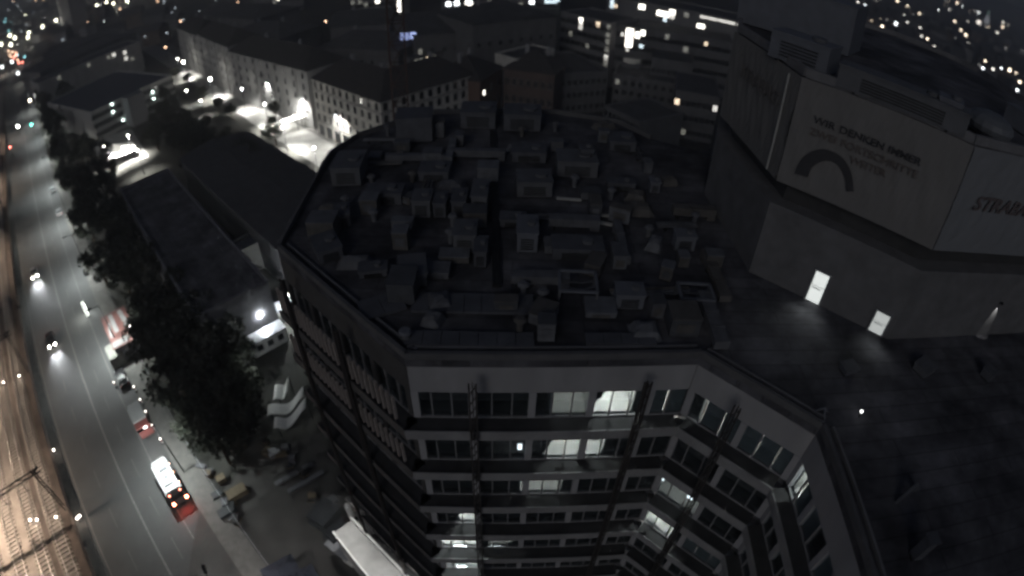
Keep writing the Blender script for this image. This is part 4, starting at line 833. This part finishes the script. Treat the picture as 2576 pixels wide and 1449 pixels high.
m = MB(); m.box(-3.47, -3.452, -.9, .9, 1.5, 2.4); m.build('rear_window', M_glassd, bus)
wheels(bus, (-2.2, 2.4), 1.02, 1.15); light('SPOT', 'tail_glow', bus, (-3.8, 0, 1.2), 260, (1, .10, .08), .4, 120, .9, (-1, 0, -.75)); light('SPOT', 'beam', bus, (3.7, 0, .9), 700, (1, .97, .9), .2, 60, .9, (1, 0, -.3))
# parked box van with red tail section
van = thing('parked_truck', 'white parked box truck with red rear panel and lit tail', 'truck', RP(-40.2, 6.25, .01), RANG)
m = MB(); m.box(-1.9, 1.4, -1.05, 1.05, .7, 2.85); m.build('cargo_box', P_whi, van); m = MB(); m.box(-3.2, -1.93, -1.05, 1.05, .7, 2.7); m.build('rear_section', mat('truck_red', (.2, .06, .055), .5, .2, 2), van)
loft([(1.5, .5, 1.0), (1.5, 2.3, .92), (2.6, 2.3, .92), (3.1, 1.35, 1.0), (3.2, .5, 1.0)], 1).build('cab', P_whi, van); m = MB(); m.add([(2.64, -.85, 2.22), (2.64, .85, 2.22), (3.11, .9, 1.4), (3.11, -.9, 1.4)], [(0, 1, 2, 3)]); m.build('windscreen', M_glassd, van)
m = MB(); m.box(-3.2, 3.0, -.5, .5, .45, .69); m.build('chassis', M_dark, van); wheels(van, (-2.0, 2.1), .9, 1.2)
m = MB(); m.box(-3.3, -3.203, -.5, .7, 2.2, 2.5); m.build('rear_light', lamp_mat('truck_lamp', (1, 1, .98), 4), van); light('POINT', 'rear_glow', van, (-3.7, 0, 2.5), 40, (1, 1, .97), .2)
car(-29.0, 6.3, False, 'dark parked car with a red lamp ahead of the white truck', P_blk, False)
car(47, 6.2, False, 'pale parked car in the gap between the roadside trees', P_whi, False); car(66, 6.2, False, 'pale parked car farther up under the roadside trees', P_sil, False)
# warning posts on the pavement
wp = MB(); wp.tube((0, 0, 0), (0, 0, .95), .07); WP = wp.mesh('post', M_white); wp = MB(); wp.tube((0, 0, .5), (0, 0, .75), .075); WB = wp.mesh('band', M_red); wp = MB(); wp.ball((0, 0, 1.05), .13); WG = wp.mesh('lamp', lamp_mat('warning_lamp', (1, .93, .85), 5)); wp = MB(); wp.box(-.25, .25, -.25, .25, 0, .08); WF = wp.mesh('foot', M_black)
for (x, y), lb in zip(((337, 974), (353, 1006), (367, 1036), (383, 1071), (404, 1105), (287, 963)), ('farthest warning post in the pavement row beside the truck', 'second warning post in the pavement row beside the truck', 'third warning post in the pavement row beside the truck', 'fourth warning post in the pavement row, level with the truck tail', 'last warning post in the pavement row before the bus', 'single warning post by the dark parked car')):
    t = thing('warning_post', lb, 'warning post', at(x, y, 1.05)-Vector((0, 0, .93)), 0, 'warning posts on the pavement')
    for nme, me in (('post', WP), ('band', WB), ('lamp', WG), ('foot', WF)): link(nme, me, t)
# red and white kiosk with a bright lamp
kp = RP(-20.0, 9.6, .12); ks = thing('kiosk', 'roadside kiosk with red and white painted roof', 'kiosk', kp, RANG)
m = MB(); m.box(-5, 5, -2.2, 2.2, 0, 3.0); m.build('body', M_conc, ks); m = MB(); m.box(-5.2, 5.2, -2.4, 2.4, 3.003, 3.12); m.build('roof', mat('kiosk_red', (.10, .045, .04), .7, .2, 1), ks)
for x0, x1, y0, y1, rz in ((-4.8, 4.6, -1.9, -1.1, .06), (-1.0, 4.8, .2, 1.0, .0), (-2.0, 2.4, 1.4, 1.9, -.1), (-4.8, -3.2, -1.0, 2.2, 0)):
    m = MB(); m.box(x0, x1, y0, y1, 0, .012); o = m.build('roof_stripe', mat('stripe_white', (.17, .17, .17), .7, .1, 1), ks); o.location = (0, 0, 3.124+.004*(rz > 0)+.002*(rz < 0)); o.rotation_euler.z = rz
crate((298, 905), (4.0, 2.6, 2.2), RANG, 'pale tarpaulin heap at the near end of the kiosk', mat('pale_tarp', (.17, .17, .155), .8, .3, 2), 'tarp_heap', 'covered heap', 1); crate((332, 890), (1.8, 1.6, 1.7), .5, 'small pale heap beside the tarpaulin', mat('pale_tarp2', (.16, .16, .165), .8, .3, 2), 'tarp_heap', 'covered heap', 1)
t = thing('lamp_box', 'glaring white advertising lamp box at the kerb before the kiosk', 'lamp box', at(214, 778, 1.5)-Vector((0, 0, 1.4)), RANG); m = MB(); m.box(-1.2, 1.2, -.15, .15, .3, 2.6); m.build('case', M_steel, t)
m = MB(); m.box(-1.1, 1.1, -.19, -.152, .5, 2.5); m.build('light_panel', lamp_mat('lampbox', (.95, 1, .9), 9), t); m = MB(); m.box(-1.1, 1.1, .152, .19, .5, 2.5); m.build('light_panel', MATS['lampbox'], t); m = MB(); m.box(-.9, .9, -.2, .2, 0, .297); m.build('foot', M_dark, t)
light('POINT', 'lamp_light', t, (0, .9, 2.2), 350, (.95, 1, .9), .2)
globe_lamp((328, 824), 'tiny globe lamp among the trees behind the kiosk', 60, False, 5, 'lamps in the park'); globe_lamp((505, 253), 'pale globe lamp in the dark park by the side street', 400, False, 6, 'lamps in the park'); globe_lamp((469, 228), 'dim globe lamp left of the pale park lamp', 400, False, 6, 'lamps in the park')
# traffic lights across the wide road
def signal(px, z, lb, m_, pw=0, r=.35):
    p = at(*px, z); t = thing('traffic_light', lb, 'traffic light', (p.x, p.y, 0), RANG, 'traffic lights up the wide road')
    m = MB(); m.tube((0, 0, 0), (0, 0, z+.6), .09); m.build('pole', M_dark, t); m = MB(); m.box(-.2, .2, -.2, .2, z-.9, z+.6); m.build('housing', M_dark, t); m = MB(); m.ball((-.3, 0, z), r); m.build('lens', m_, t)
    if pw: light('POINT', 'lamp_light', t, (-1, 0, z), pw, (1, .9, .85), .3)
signal((45, 318), 4.5, 'bright white signal lamp over the road', L_white, 900, .5); signal((79, 313), 4.5, 'green traffic light right of the white signal', lamp_mat('signal_green', (.15, 1, .8), 22)); signal((25, 370), 4.5, 'red traffic light at the rail side of the road', lamp_mat('signal_red', (1, .2, .15), 14)); signal((75, 252), 4.5, 'pinkish signal lamp farther up the road', L_warm, 300, .45)
# ------------------------------------------------------------------ mid-distance office slabs and roofs
def px_building(lb, pL, pR, z, depth, **k): return building(lb, at(*pL, z), at(*pR, z), z, depth, **k)
M_fb = mat('far_wall_grey', (.22, .22, .225), .85, .2, .3); M_fd = mat('far_wall_dark', (.155, .155, .16), .85, .25, .3); M_fr = mat('far_roof', (.085, .085, .09), .9, .3, .3); M_pr = mat('pale_roof', (.30, .31, .31), .9, .2, .3)
o3 = px_building('banded office slab with dim green lit end windows behind the roofs', (1412, 32), (1538, 60), 22, 16, floors=6, bays=9, roof='flat', wall=M_fb, roofm=M_fr, win=(2.0, 1.9), litp=0)
for x, y, k in ((1462, 48, 'b'), (1462, 56, 'w'), (1461, 68, 'w'), (1505, 61, 'o'), (1533, 66, 'd'), (1531, 88, 'd'), (1530, 105, 'd'), (1530, 125, 'd'), (1527, 145, 'w'), (1436, 84, 'd'), (1478, 114, 'd'), (1527, 160, 'd')): o3.lit(x, y, k, 1.5, 1.7)
for f in range(6): m = MB(); m.box(-.1, o3.L+.1, -.3, -.005, 3.4*f+3.3, 3.4*f+3.6); m.build('floor_band', M_fd, o3.e)
o4 = px_building('long dark office wing with two glaring stacked windows', (1545, 64), (1846, 112), 21, 15, floors=5, bays=22, roof='flat', wall=M_fd, roofm=M_fr, win=(1.6, 1.7))
for x, y, k, w, h in ((1584, 83, 'x', 2.3, 3.0), (1582, 107, 'x', 2.2, 3.0), (1604, 88, 'b', 1.4, 2.0), (1566, 86, 'w', .9, 1.2), (1613, 116, 'c', 1.2, 1.2), (1619, 67, 'b', 1.3, 1.8), (1680, 78, 'd', 1.3, 1.8), (1776, 110, 'o', 1.0, 1.2), (1725, 124, 'd', 1.6, 2.0), (1578, 125, 'w', 1, 1)): o4.lit(x, y, k, w, h)
o5 = px_building('long lit parking-deck building along the skyline behind the office wing', (1560, 0), (1900, 66), 26, 18, floors=3, bays=20, roof='flat', wall=M_fb, roofm=M_fr, win=(2.2, 1.4))
for x, y, k, w in ((1615, 15, 'b', 2.2), (1661, 33, 'b', 2.4), (1676, 36, 'b', 2.0), (1692, 25, 'x', 2.0), (1690, 41, 'w', 2.0), (1673, 48, 'c', 1.2), (1727, 35, 'd', 1.6), (1763, 67, 'b', 2.6)): o5.lit(x, y, k, w, 1.8)
for x, y in ((1785, 27), (1830, 40), (1880, 55)): o = o5.lit(x, y, 'w', 6.0, .9)
TR = {'slim tower w': 12, 'tower block w': 25, 'wide apartme': 20, 'dim apartmen': 60}
def tower(lb, pL, pR, z, depth, dots, wall=None, w=2.0, h=1.8, floors=0, bays=0, base=0):
    Rg = 300+3*(abs(hash(lb)) % 1) + TR.get(lb[:12], 0); pts = []
    for q in (pL, pR): dd = ray(*q); hh = math.hypot(dd.x, dd.y); pts.append(Vector((dd.x*Rg/hh, dd.y*Rg/hh)))
    b = building(lb, pts[0], pts[1], z, depth, floors=floors, bays=bays, roof='flat', wall=wall or M_fb, roofm=M_fr, win=(1.6, 1.8), name='tower_block', cat='tower block')
    for x, y, k in dots: b.lit(x, y, k, w, h)
    return b
tower('slim tower with a bright column of stair windows at the top edge', (988, 10), (1030, 9), 48, 12, [(1004, 2, 'b'), (1004, 9, 'b'), (1004, 16, 'b'), (1004, 23, 'w'), (1004, 31, 'b')], w=1.8, h=1.6)
tower('tower block with a bright column of stair windows above the office wing', (1600, -20), (1632, -16), 52, 12, [(1620, 4, 'c'), (1620, 11, 'w'), (1620, 18, 'c'), (1620, 25, 'w'), (1620, 33, 'b')], w=2, h=1.7)
tower('slim tower with cool lit windows left of the other stair column', (1530, -20), (1556, -16), 50, 12, [(1540, 2, 'c'), (1540, 9, 'c'), (1539, 16, 'c'), (1561, 16, 'o')], w=1.8, h=1.7)
tower('broad pale apartment block with scattered lights at the top middle', (1110, -30), (1235, -28), 46, 14, [(1128, 10, 'z'), (1149, 8, 'z'), (1176, 6, 'b'), (1183, 9, 'b'), (1193, 22, 'x'), (1188, 31, 'b'), (1183, 2, 'c'), (1241, 5, 'd'), (1266, 16, 'd')], w=2.2, h=2.2, floors=8, bays=14)
tower('wide apartment block with a bright storey at the top edge', (1255, -30), (1410, -20), 44, 14, [(1338, 5, 'z'), (1376, 4, 'c'), (1386, 4, 'c'), (1395, 4, 'c'), (1310, 10, 'd'), (1282, 6, 'd'), (1466, 3, 'c')], w=2.4, h=2.0, floors=7, bays=18)
tower('grey tower block left of the crane mast top', (880, -22), (985, -22), 46, 14, [(950, 3, 'b'), (905, 5, 'd'), (920, 12, 'd'), (870, 8, 'd')], w=2, h=2, floors=8, bays=12)
tower('dim apartment block above the grey terrace', (640, -35), (760, -30), 40, 14, [(690, 5, 'd'), (739, 25, 'o'), (740, 38, 'd'), (700, -4, 'b')], w=2, h=2, floors=7, bays=14)
# dark hipped and flat roofs that fill the middle distance
fill = [('dark hipped roof block directly behind the corner building', (800, 120), (1000, 128), 17, 16, 'hip'), ('large dark hall roof behind the crane mast', (1040, 90), (1280, 70), 20, 30, 'gable'), ('dark roof block left of the banded office', (1190, 62), (1400, 40), 24, 22, 'hip'),
 ('dark courtyard block with dim windows beneath the blue sign', (1030, 150), (1180, 118), 14, 14, 'flat'), ('dark roof block above the terrace houses', (560, 95), (700, 100), 18, 20, 'hip'), ('dark roof block at the upper left middle', (480, 40), (640, 50), 20, 22, 'hip'), ('dark broad roof under the slim lit tower', (830, 70), (980, 60), 18, 20, 'gable'),
 ('low dark flat roof right of the pale gable', (1410, 190), (1530, 182), 12, 22, 'flat'), ('dark flat roof in front of the office wing', (1545, 190), (1700, 215), 10, 14, 'flat'), ('dark box building with pale roof edge near the banner block', (1640, 148), (1745, 165), 15, 14, 'flat'), ('lowest dark roof between the tower and the banner block', (1520, 268), (1610, 312), 9, 16, 'flat'), ('dark flat roof left of the banner block edge', (1700, 230), (1810, 250), 13, 20, 'flat')]
FB_ = {}
for lb, a, b, z, d, rf in fill: FB_[lb] = px_building(lb, a, b, z, d, floors=3, bays=8, roof=rf, wall=M_fd, roofm=M_fr, rise=4, win=(1.2, 1.6), litp=.07, kinds='dddwo')
cb = FB_['dark courtyard block with dim windows beneath the blue sign']
for x, y, k in ((1046, 131, 'd'), (1059, 130, 'd'), (1075, 114, 'o'), (1091, 118, 'd'), (1123, 125, 'd'), (1142, 110, 'o')): cb.lit(x, y, k, 1.1, 1.6)
hb_ = FB_['large dark hall roof behind the crane mast']
gl = px_building('pale lit gable wall between the dark roofs', (1300, 152), (1395, 128), 17, 8, roof='flat', wall=M_plaster, roofm=M_fr)
px_building('dark brick house with two lit windows beside the corner building wing', (1208, 205), (1262, 168), 15, 13, floors=3, bays=3, roof='hip', wall=mat('brick_dark', (.16, .11, .09), .85, .2, .6), roofm=M_tile, win=(1.0, 1.6)).lit(1217, 233, 'b', 1.0, 1.3)
px_building('broad brown house behind the far roof rim of the tower', (1268, 172), (1395, 188), 15, 12, floors=3, bays=7, roof='hip', wall=mat('brick_brown', (.13, .10, .09), .85, .2, .6), roofm=M_tile)
px_building('low annex with pale lozenge-shaped flat roof', (1566, 162), (1612, 168), 11, 9, roof='flat', wall=M_fd, roofm=M_pr)
bs = thing('blue_sign', 'small blue glowing roof sign above the courtyard block', 'sign', at(1027, 89, 20)-Vector((0, 0, 3)), .05); m = MB(); m.box(-2.4, .2, -.1, .1, 1.6, 3.8); m.build('sign_panel', lamp_mat('blue_sign', (.4, .5, 1), .55), bs); m = MB(); m.box(.6, 2.3, -.1, .1, 1.9, 3.9); m.build('sign_panel', lamp_mat('blue_sign_bright', (.45, .55, 1), 1.2), bs); 
for x, zz_ in ((-2, 1.6), (2, 1.9)): m = MB(); m.bar((x, 0, -14), (x, 0, zz_), .15); m.build('sign_post', M_dark, bs)

# ------------------------------------------------------------------ far city: houses on the right-hand slope, lamps up the left
hm = MB(); hm.box(-5, 5, 0, 9, -14, 6.2); HW = [hm.mesh('wall', m_) for m_ in (M_fd, M_fb, mat('far_wall_brown', (.16, .13, .11), .85, .2, .3))]
rm = MB(); rm.add([(-5.4, -.4, 6.2), (5.4, -.4, 6.2), (5.4, 9.4, 6.2), (-5.4, 9.4, 6.2), (-5.4, 4.5, 9), (5.4, 4.5, 9)], [(0, 1, 5, 4), (2, 3, 4, 5), (1, 2, 5), (3, 0, 4), (3, 2, 1, 0)]); HR = rm.mesh('roof', M_fr)
def far_house(x, y, kind, zw, lb, grp, big=1.0, dmax=1500, n=1):
    d = ray(x, y); hr = math.hypot(d.x, d.y); R = min((CAMZ-zw)*hr/max(1e-4, -d.z), dmax) if d.z < 0 else dmax
    p = Vector((d.x*R/hr, d.y*R/hr, CAMZ+d.z*R/hr)); w = max(1.5, 1.9*big*R/570); sc = max(1.0, w/5.5)
    t = thing('hillside_house', lb, 'house', (p.x, p.y, p.z-3.6*sc), math.atan2(-p.x, p.y), grp); t.scale = (sc,)*3
    link('wall', random.choice(HW), t); link('roof', HR, t)
    ws = w/sc; o = link('window', win_mesh(ws, ws*1.05, kind), t); o.location = (0, -.05, 3.6-ws*.52)
    for i in range(n-1): o = link('window', win_mesh(ws*.6, ws*.6, 'w'), t); o.location = (random.choice((-3.6, 3.6)), -.05, random.choice((1.2, 4.4)))
    return t
zz = [(475,15),(665,32),(885,28),(928,15),(945,40),(1170,18),(1230,45),(1090,60),(1168,133),(967,165),(1005,190),(1010,265),(1030,125),(1065,130),(1383,75),(1345,10),(1505,10),(1590,50),(1638,97),(1693,115),(1357,160),(1383,168),(1375,228),(1470,163),(1493,200),(1590,188),(1450,285),(1530,293),(1590,270),(1580,318),(1700,190),(1698,235),(1752,160),(1825,160),(1818,210),(1803,240),(1855,85),(2010,25),(1945,80),(2055,55),(1990,180),(2100,180),(2192,107),(2275,232),(1815,295),(1885,325),(1758,330),(1815,360),(1850,375),(1935,405),(2012,400),(2020,345),(2055,340),(2085,297),(2115,297),(2105,367),(2045,255),(2350,278),(2400,190),(2397,228),(2450,322),(2280,478),(2248,520),(2230,578),(2315,585),(2320,560),(2385,578),(2455,595),(2440,565),(2440,507),(2400,535),(2540,697),(2520,765),(2510,620),(2020,460),(2010,510)]
bright = {(1812, 405), (967, 165), (1493, 200), (1375, 228), (2280, 478), (2455, 595), (885, 28), (1383, 75), (1638, 97), (2540, 697)}
for i, (a, b) in enumerate(zz):
    k = 'y' if i % 3 else 'z'; bg_ = 1.25 if (a, b) in bright else random.choice((.55, .7, .85, 1.0))
    if random.random() < .3 and (a, b) not in bright: k = 'b'
    lbk = {'y': 'small dark hillside house with a warm lit window', 'z': 'small dark hillside house with a cool white lit window', 'b': 'small dark hillside house with a dim lit window'}[k]
    X_, Y_ = a*.2968+1811, b*.2968
    lbk = lbk.replace('small dark hillside house', 'dark house'); lbk += (' at the top edge' if Y_ < 22 else ' low by the right picture edge' if X_ > 2440 and Y_ > 120 else ' near the floodlit tower' if X_ > 2400 else ' left of the slope, beside the plant room' if X_ < 2180 else ' in the lower middle of the slope' if Y_ > 75 else ' in the upper middle of the slope')
    far_house(X_, Y_, k, 6, lbk, 'lit houses scattered over the far slope', bg_, n=random.choice((1, 1, 2)))
rl = random.Random(3)
for i in range(46):
    x = rl.uniform(2090, 2576); y = rl.uniform(0, 1)**1.2*((x-2060)*.38+14)
    if ray(x, y).z > -.012: continue
    far_house(x, y, rl.choice('wwob'), 6, 'faint far house with a tiny light '+('near the right picture edge' if x > 2430 else 'beside the plant room' if x < 2230 else 'in the middle of the slope'), 'faintly lit houses on the far slope', rl.uniform(.4, .7))
far_house(1812*.2968+1811, 405*.2968, 'x', 6, 'hillside house with the brightest warm window of the near slope', 'lit houses scattered over the far slope', 1.5)
far_house(2195*.2968+1811, 190*.2968, 'x', 6, 'glaring white lit house left of the floodlit tower', 'lit houses scattered over the far slope', 1.9)
# floodlit tower on the skyline, its floodlighting put in as glowing walls
p0 = ray(2479, 66); R = 1500/math.hypot(p0.x, p0.y); p = p0*R; ft = thing('floodlit_tower', 'white floodlit tower standing out on the skyline', 'tower', (p.x, p.y, CAMZ+p.z-4))
m = MB(); m.tube((0, 0, -20), (0, 0, 24), 8, 7.0, 14); m.build('shaft', lamp_mat('floodlight_glow', (.9, .93, 1), .42), ft); m = MB(); m.tube((0, 0, 24.1), (0, 0, 32), 5.5, 2.5, 12); m.build('lantern', MATS['floodlight_glow'], ft); m = MB(); m.tube((0, 0, 32), (0, 0, 46), 1.2, .4, 8); m.build('spire', lamp_mat('spire_green', (.55, 1, .75), .6), ft)
# dark filler houses on both slopes
for i in range(90):
    x = random.uniform(2060, 2576) if i < 55 else random.uniform(0, 430); y = random.uniform(0, 170)*(1 if i < 55 else .6)
    if i < 55 and y > (x-1990)*.36+8: continue
    d = ray(x, y)
    if d.z > -.025: continue
    R = (CAMZ-4)/-d.z; t = thing('hillside_house', ('unlit dark house on the far slope '+('beside the plant room' if x < 2230 else 'towards the right picture edge' if x > 2400 else 'in the middle')) if i < 55 else ('unlit dark house in the far left quarter '+('near the junction' if x < 120 else 'behind the boulevard lamps' if y < 40 else 'among the dark halls')), 'house', (d.x*R, d.y*R, .0), random.uniform(-.6, .6), 'unlit houses on the far slope' if i < 55 else 'unlit houses in the far left quarter'); sc = random.uniform(1, 1.8); t.scale = (sc,)*3
    link('wall', random.choice(HW), t); link('roof', HR, t)
# far lamps up the left: boulevard of yellowish lamps and junction lights
fp = MB(); fp.tube((0, 0, -9), (0, 0, 0), .12, .08); FP = fp.mesh('pole', M_dark); fl = {}
def far_lamp(x, y, m_, lb, grp, r=1.0, zl=9, pw=0):
    d = ray(x, y); hr = math.hypot(d.x, d.y); R = min((CAMZ-zl)*hr/max(1e-4, -d.z), 1600); p = Vector((d.x*R/hr, d.y*R/hr, CAMZ+d.z*R/hr)); rad = max(.25, r*R/570)
    t = thing('street_lamp', lb, 'street lamp', p, 0, grp); link('pole', FP, t)
    if m_.name not in fl: q = MB(); q.ball((0, 0, 0), 1.0, 10, 6); fl[m_.name] = q.mesh('globe', m_)
    g = link('globe', fl[m_.name], t); g.scale = (rad,)*3
    if pw: light('POINT', 'lamp_light', t, (0, 0, -rad-.3), pw, (1, .95, .85), .5)
Lf_y = lamp_mat('far_lamp_yellow', (1, .97, .72), 16); Lf_w = lamp_mat('far_lamp_white', (.92, .98, 1), 6); Lf_d = lamp_mat('far_lamp_dim', (.8, .9, 1), 1.2); Lf_r = lamp_mat('far_lamp_red', (1, .25, .18), 7); Lf_c = lamp_mat('far_lamp_cyan', (.35, .9, 1), 5); Lf_o = lamp_mat('far_lamp_orange', (1, .62, .4), 9)
for i, (x, y) in enumerate(((107, 67), (141, 51), (175, 39), (205, 28), (216, 30), (244, 14), (254, 16), (268, 6), (285, 9), (72, 82), (70, 94), (62, 40), (320, 2))): far_lamp(x, y, Lf_y, 'yellowish boulevard lamp in the line curving up the far left', 'boulevard lamps up the far left', 1.15, 9, 9000 if i < 9 else 3000)
for x, y in ((25, 89), (37, 95), (27, 112), (3, 111), (30, 155), (5, 168), (45, 184)): far_lamp(x, y, Lf_y if y < 120 else Lf_w, 'glaring lamp at the crowded far left junction', 'glaring lamps at the far left junction', 1.3, 7, 2500)
for x, y in ((22, 128), (31, 130), (24, 137), (40, 133), (27, 143), (37, 141), (44, 151)): far_lamp(x, y, Lf_o, 'orange lamp at the crowded far left junction', 'orange lamps at the far left junction', .7, 3)
for x, y in ((40, 138), (56, 157), (47, 158), (35, 146)): far_lamp(x, y, Lf_r, 'red lamp at the crowded far left junction', 'red lamps at the far left junction', 1.0, 3)
for x, y in ((45, 139), (62, 143), (3, 42), (14, 47), (20, 60), (26, 59), (12, 55), (18, 62), (22, 78)): far_lamp(x, y, Lf_c, 'bluish lamp at the crowded far left junction', 'bluish lamps at the far left junction', .75, 5)
for x, y in ((54, 79), (21, 24), (45, 15), (53, 26), (32, 5), (72, 2), (192, 6), (66, 63), (86, 57), (141, 72), (142, 82), (136, 90), (158, 100), (177, 111), (125, 131), (300, 66), (366, 84), (365, 92), (395, 66), (405, 71), (420, 83), (412, 10), (413, 3), (470, 52), (485, 48), (150, 18), (440, 20), (460, 50)): far_lamp(x, y, Lf_d, 'faint far lamp scattered over the upper left '+('above the junction' if x < 80 else 'below the boulevard lamps' if y > 50 and x < 250 else 'above the boulevard lamps' if x < 250 else 'over the blue-grey office' if y > 55 else 'above the terrace roofs'), 'faint lamps over the upper left', random.uniform(.6, 1.0), 7)
for x, y, m_ in ((206, 113, Lf_y), (147, 134, Lf_w), (819, 54, Lf_o), (739, 25, Lf_y), (454, 53, Lf_o), (416, 119, Lf_o)): far_lamp(x, y, m_, 'single bright lamp standing apart among dark roofs at the upper left', 'single lamps among dark roofs', .75, 8)
for i in range(34):
    x, y = rl.uniform(0, 700), rl.uniform(0, 60)
    far_lamp(x, y, rl.choice((Lf_d, Lf_d, Lf_w, Lf_o)), 'tiny far street light '+('over the terrace roofs' if x > 430 else 'over the boulevard' if x > 120 else 'above the junction'), 'tiny far street lights', rl.uniform(.35, .7), 8)
# boulevard lit strip
bp = [at(x, y, 0) for x, y in ((0, 178), (60, 132), (120, 92), (170, 60), (215, 40), (300, 12))]; m = MB(); vs = []
for i, p in enumerate(bp): q = (bp[min(i+1, 5)]-bp[max(i-1, 0)]).normalized(); nn = Vector((-q.y, q.x, 0)); vs += [p-nn*8+Vector((0, 0, .012)), p+nn*8+Vector((0, 0, .012))]
m.add(vs, [(2*i, 2*i+1, 2*i+3, 2*i+2) for i in range(5)]); struct('boulevard', m, M_asph)
# brown lit facade block beside the junction, tall pale slab in the upper left
px_building('tall pale slab building standing in the upper left', (140, -8), (170, -4), 34, 14, roof='flat', wall=M_fb, roofm=M_fr, name='tower_block', cat='tower block')
px_building('dark hall roof above the long lamp-lit facade', (100, 185), (340, 82), 16, 30, roof='flat', wall=M_fd, roofm=M_fr)
px_building('dark flat hall in the upper left between the lamps', (110, 150), (300, 78), 12, 24, roof='flat', wall=M_fd, roofm=M_fr)

# ------------------------------------------------------------------ night haze volume, added to lift the blacks
hz_ = MB(); hz_.box(-9500, 9500, -3500, 12500, -3, 100); hz_o = hz_.build('haze', None); tag(hz_o, kind='stuff')
hm_ = bpy.data.materials.new('haze'); hm_.use_nodes = True; ht = hm_.node_tree; ht.nodes.remove(ht.nodes['Principled BSDF']); pv = ht.nodes.new('ShaderNodeVolumePrincipled')
pv.inputs['Color'].default_value = (.9, .92, .95, 1); pv.inputs['Density'].default_value = .0010; pv.inputs['Anisotropy'].default_value = .3; ht.links.new(pv.outputs[0], ht.nodes['Material Output'].inputs['Volume']); hz_o.data.materials.clear(); hz_o.data.materials.append(hm_)
cy.volume_bounces = 0
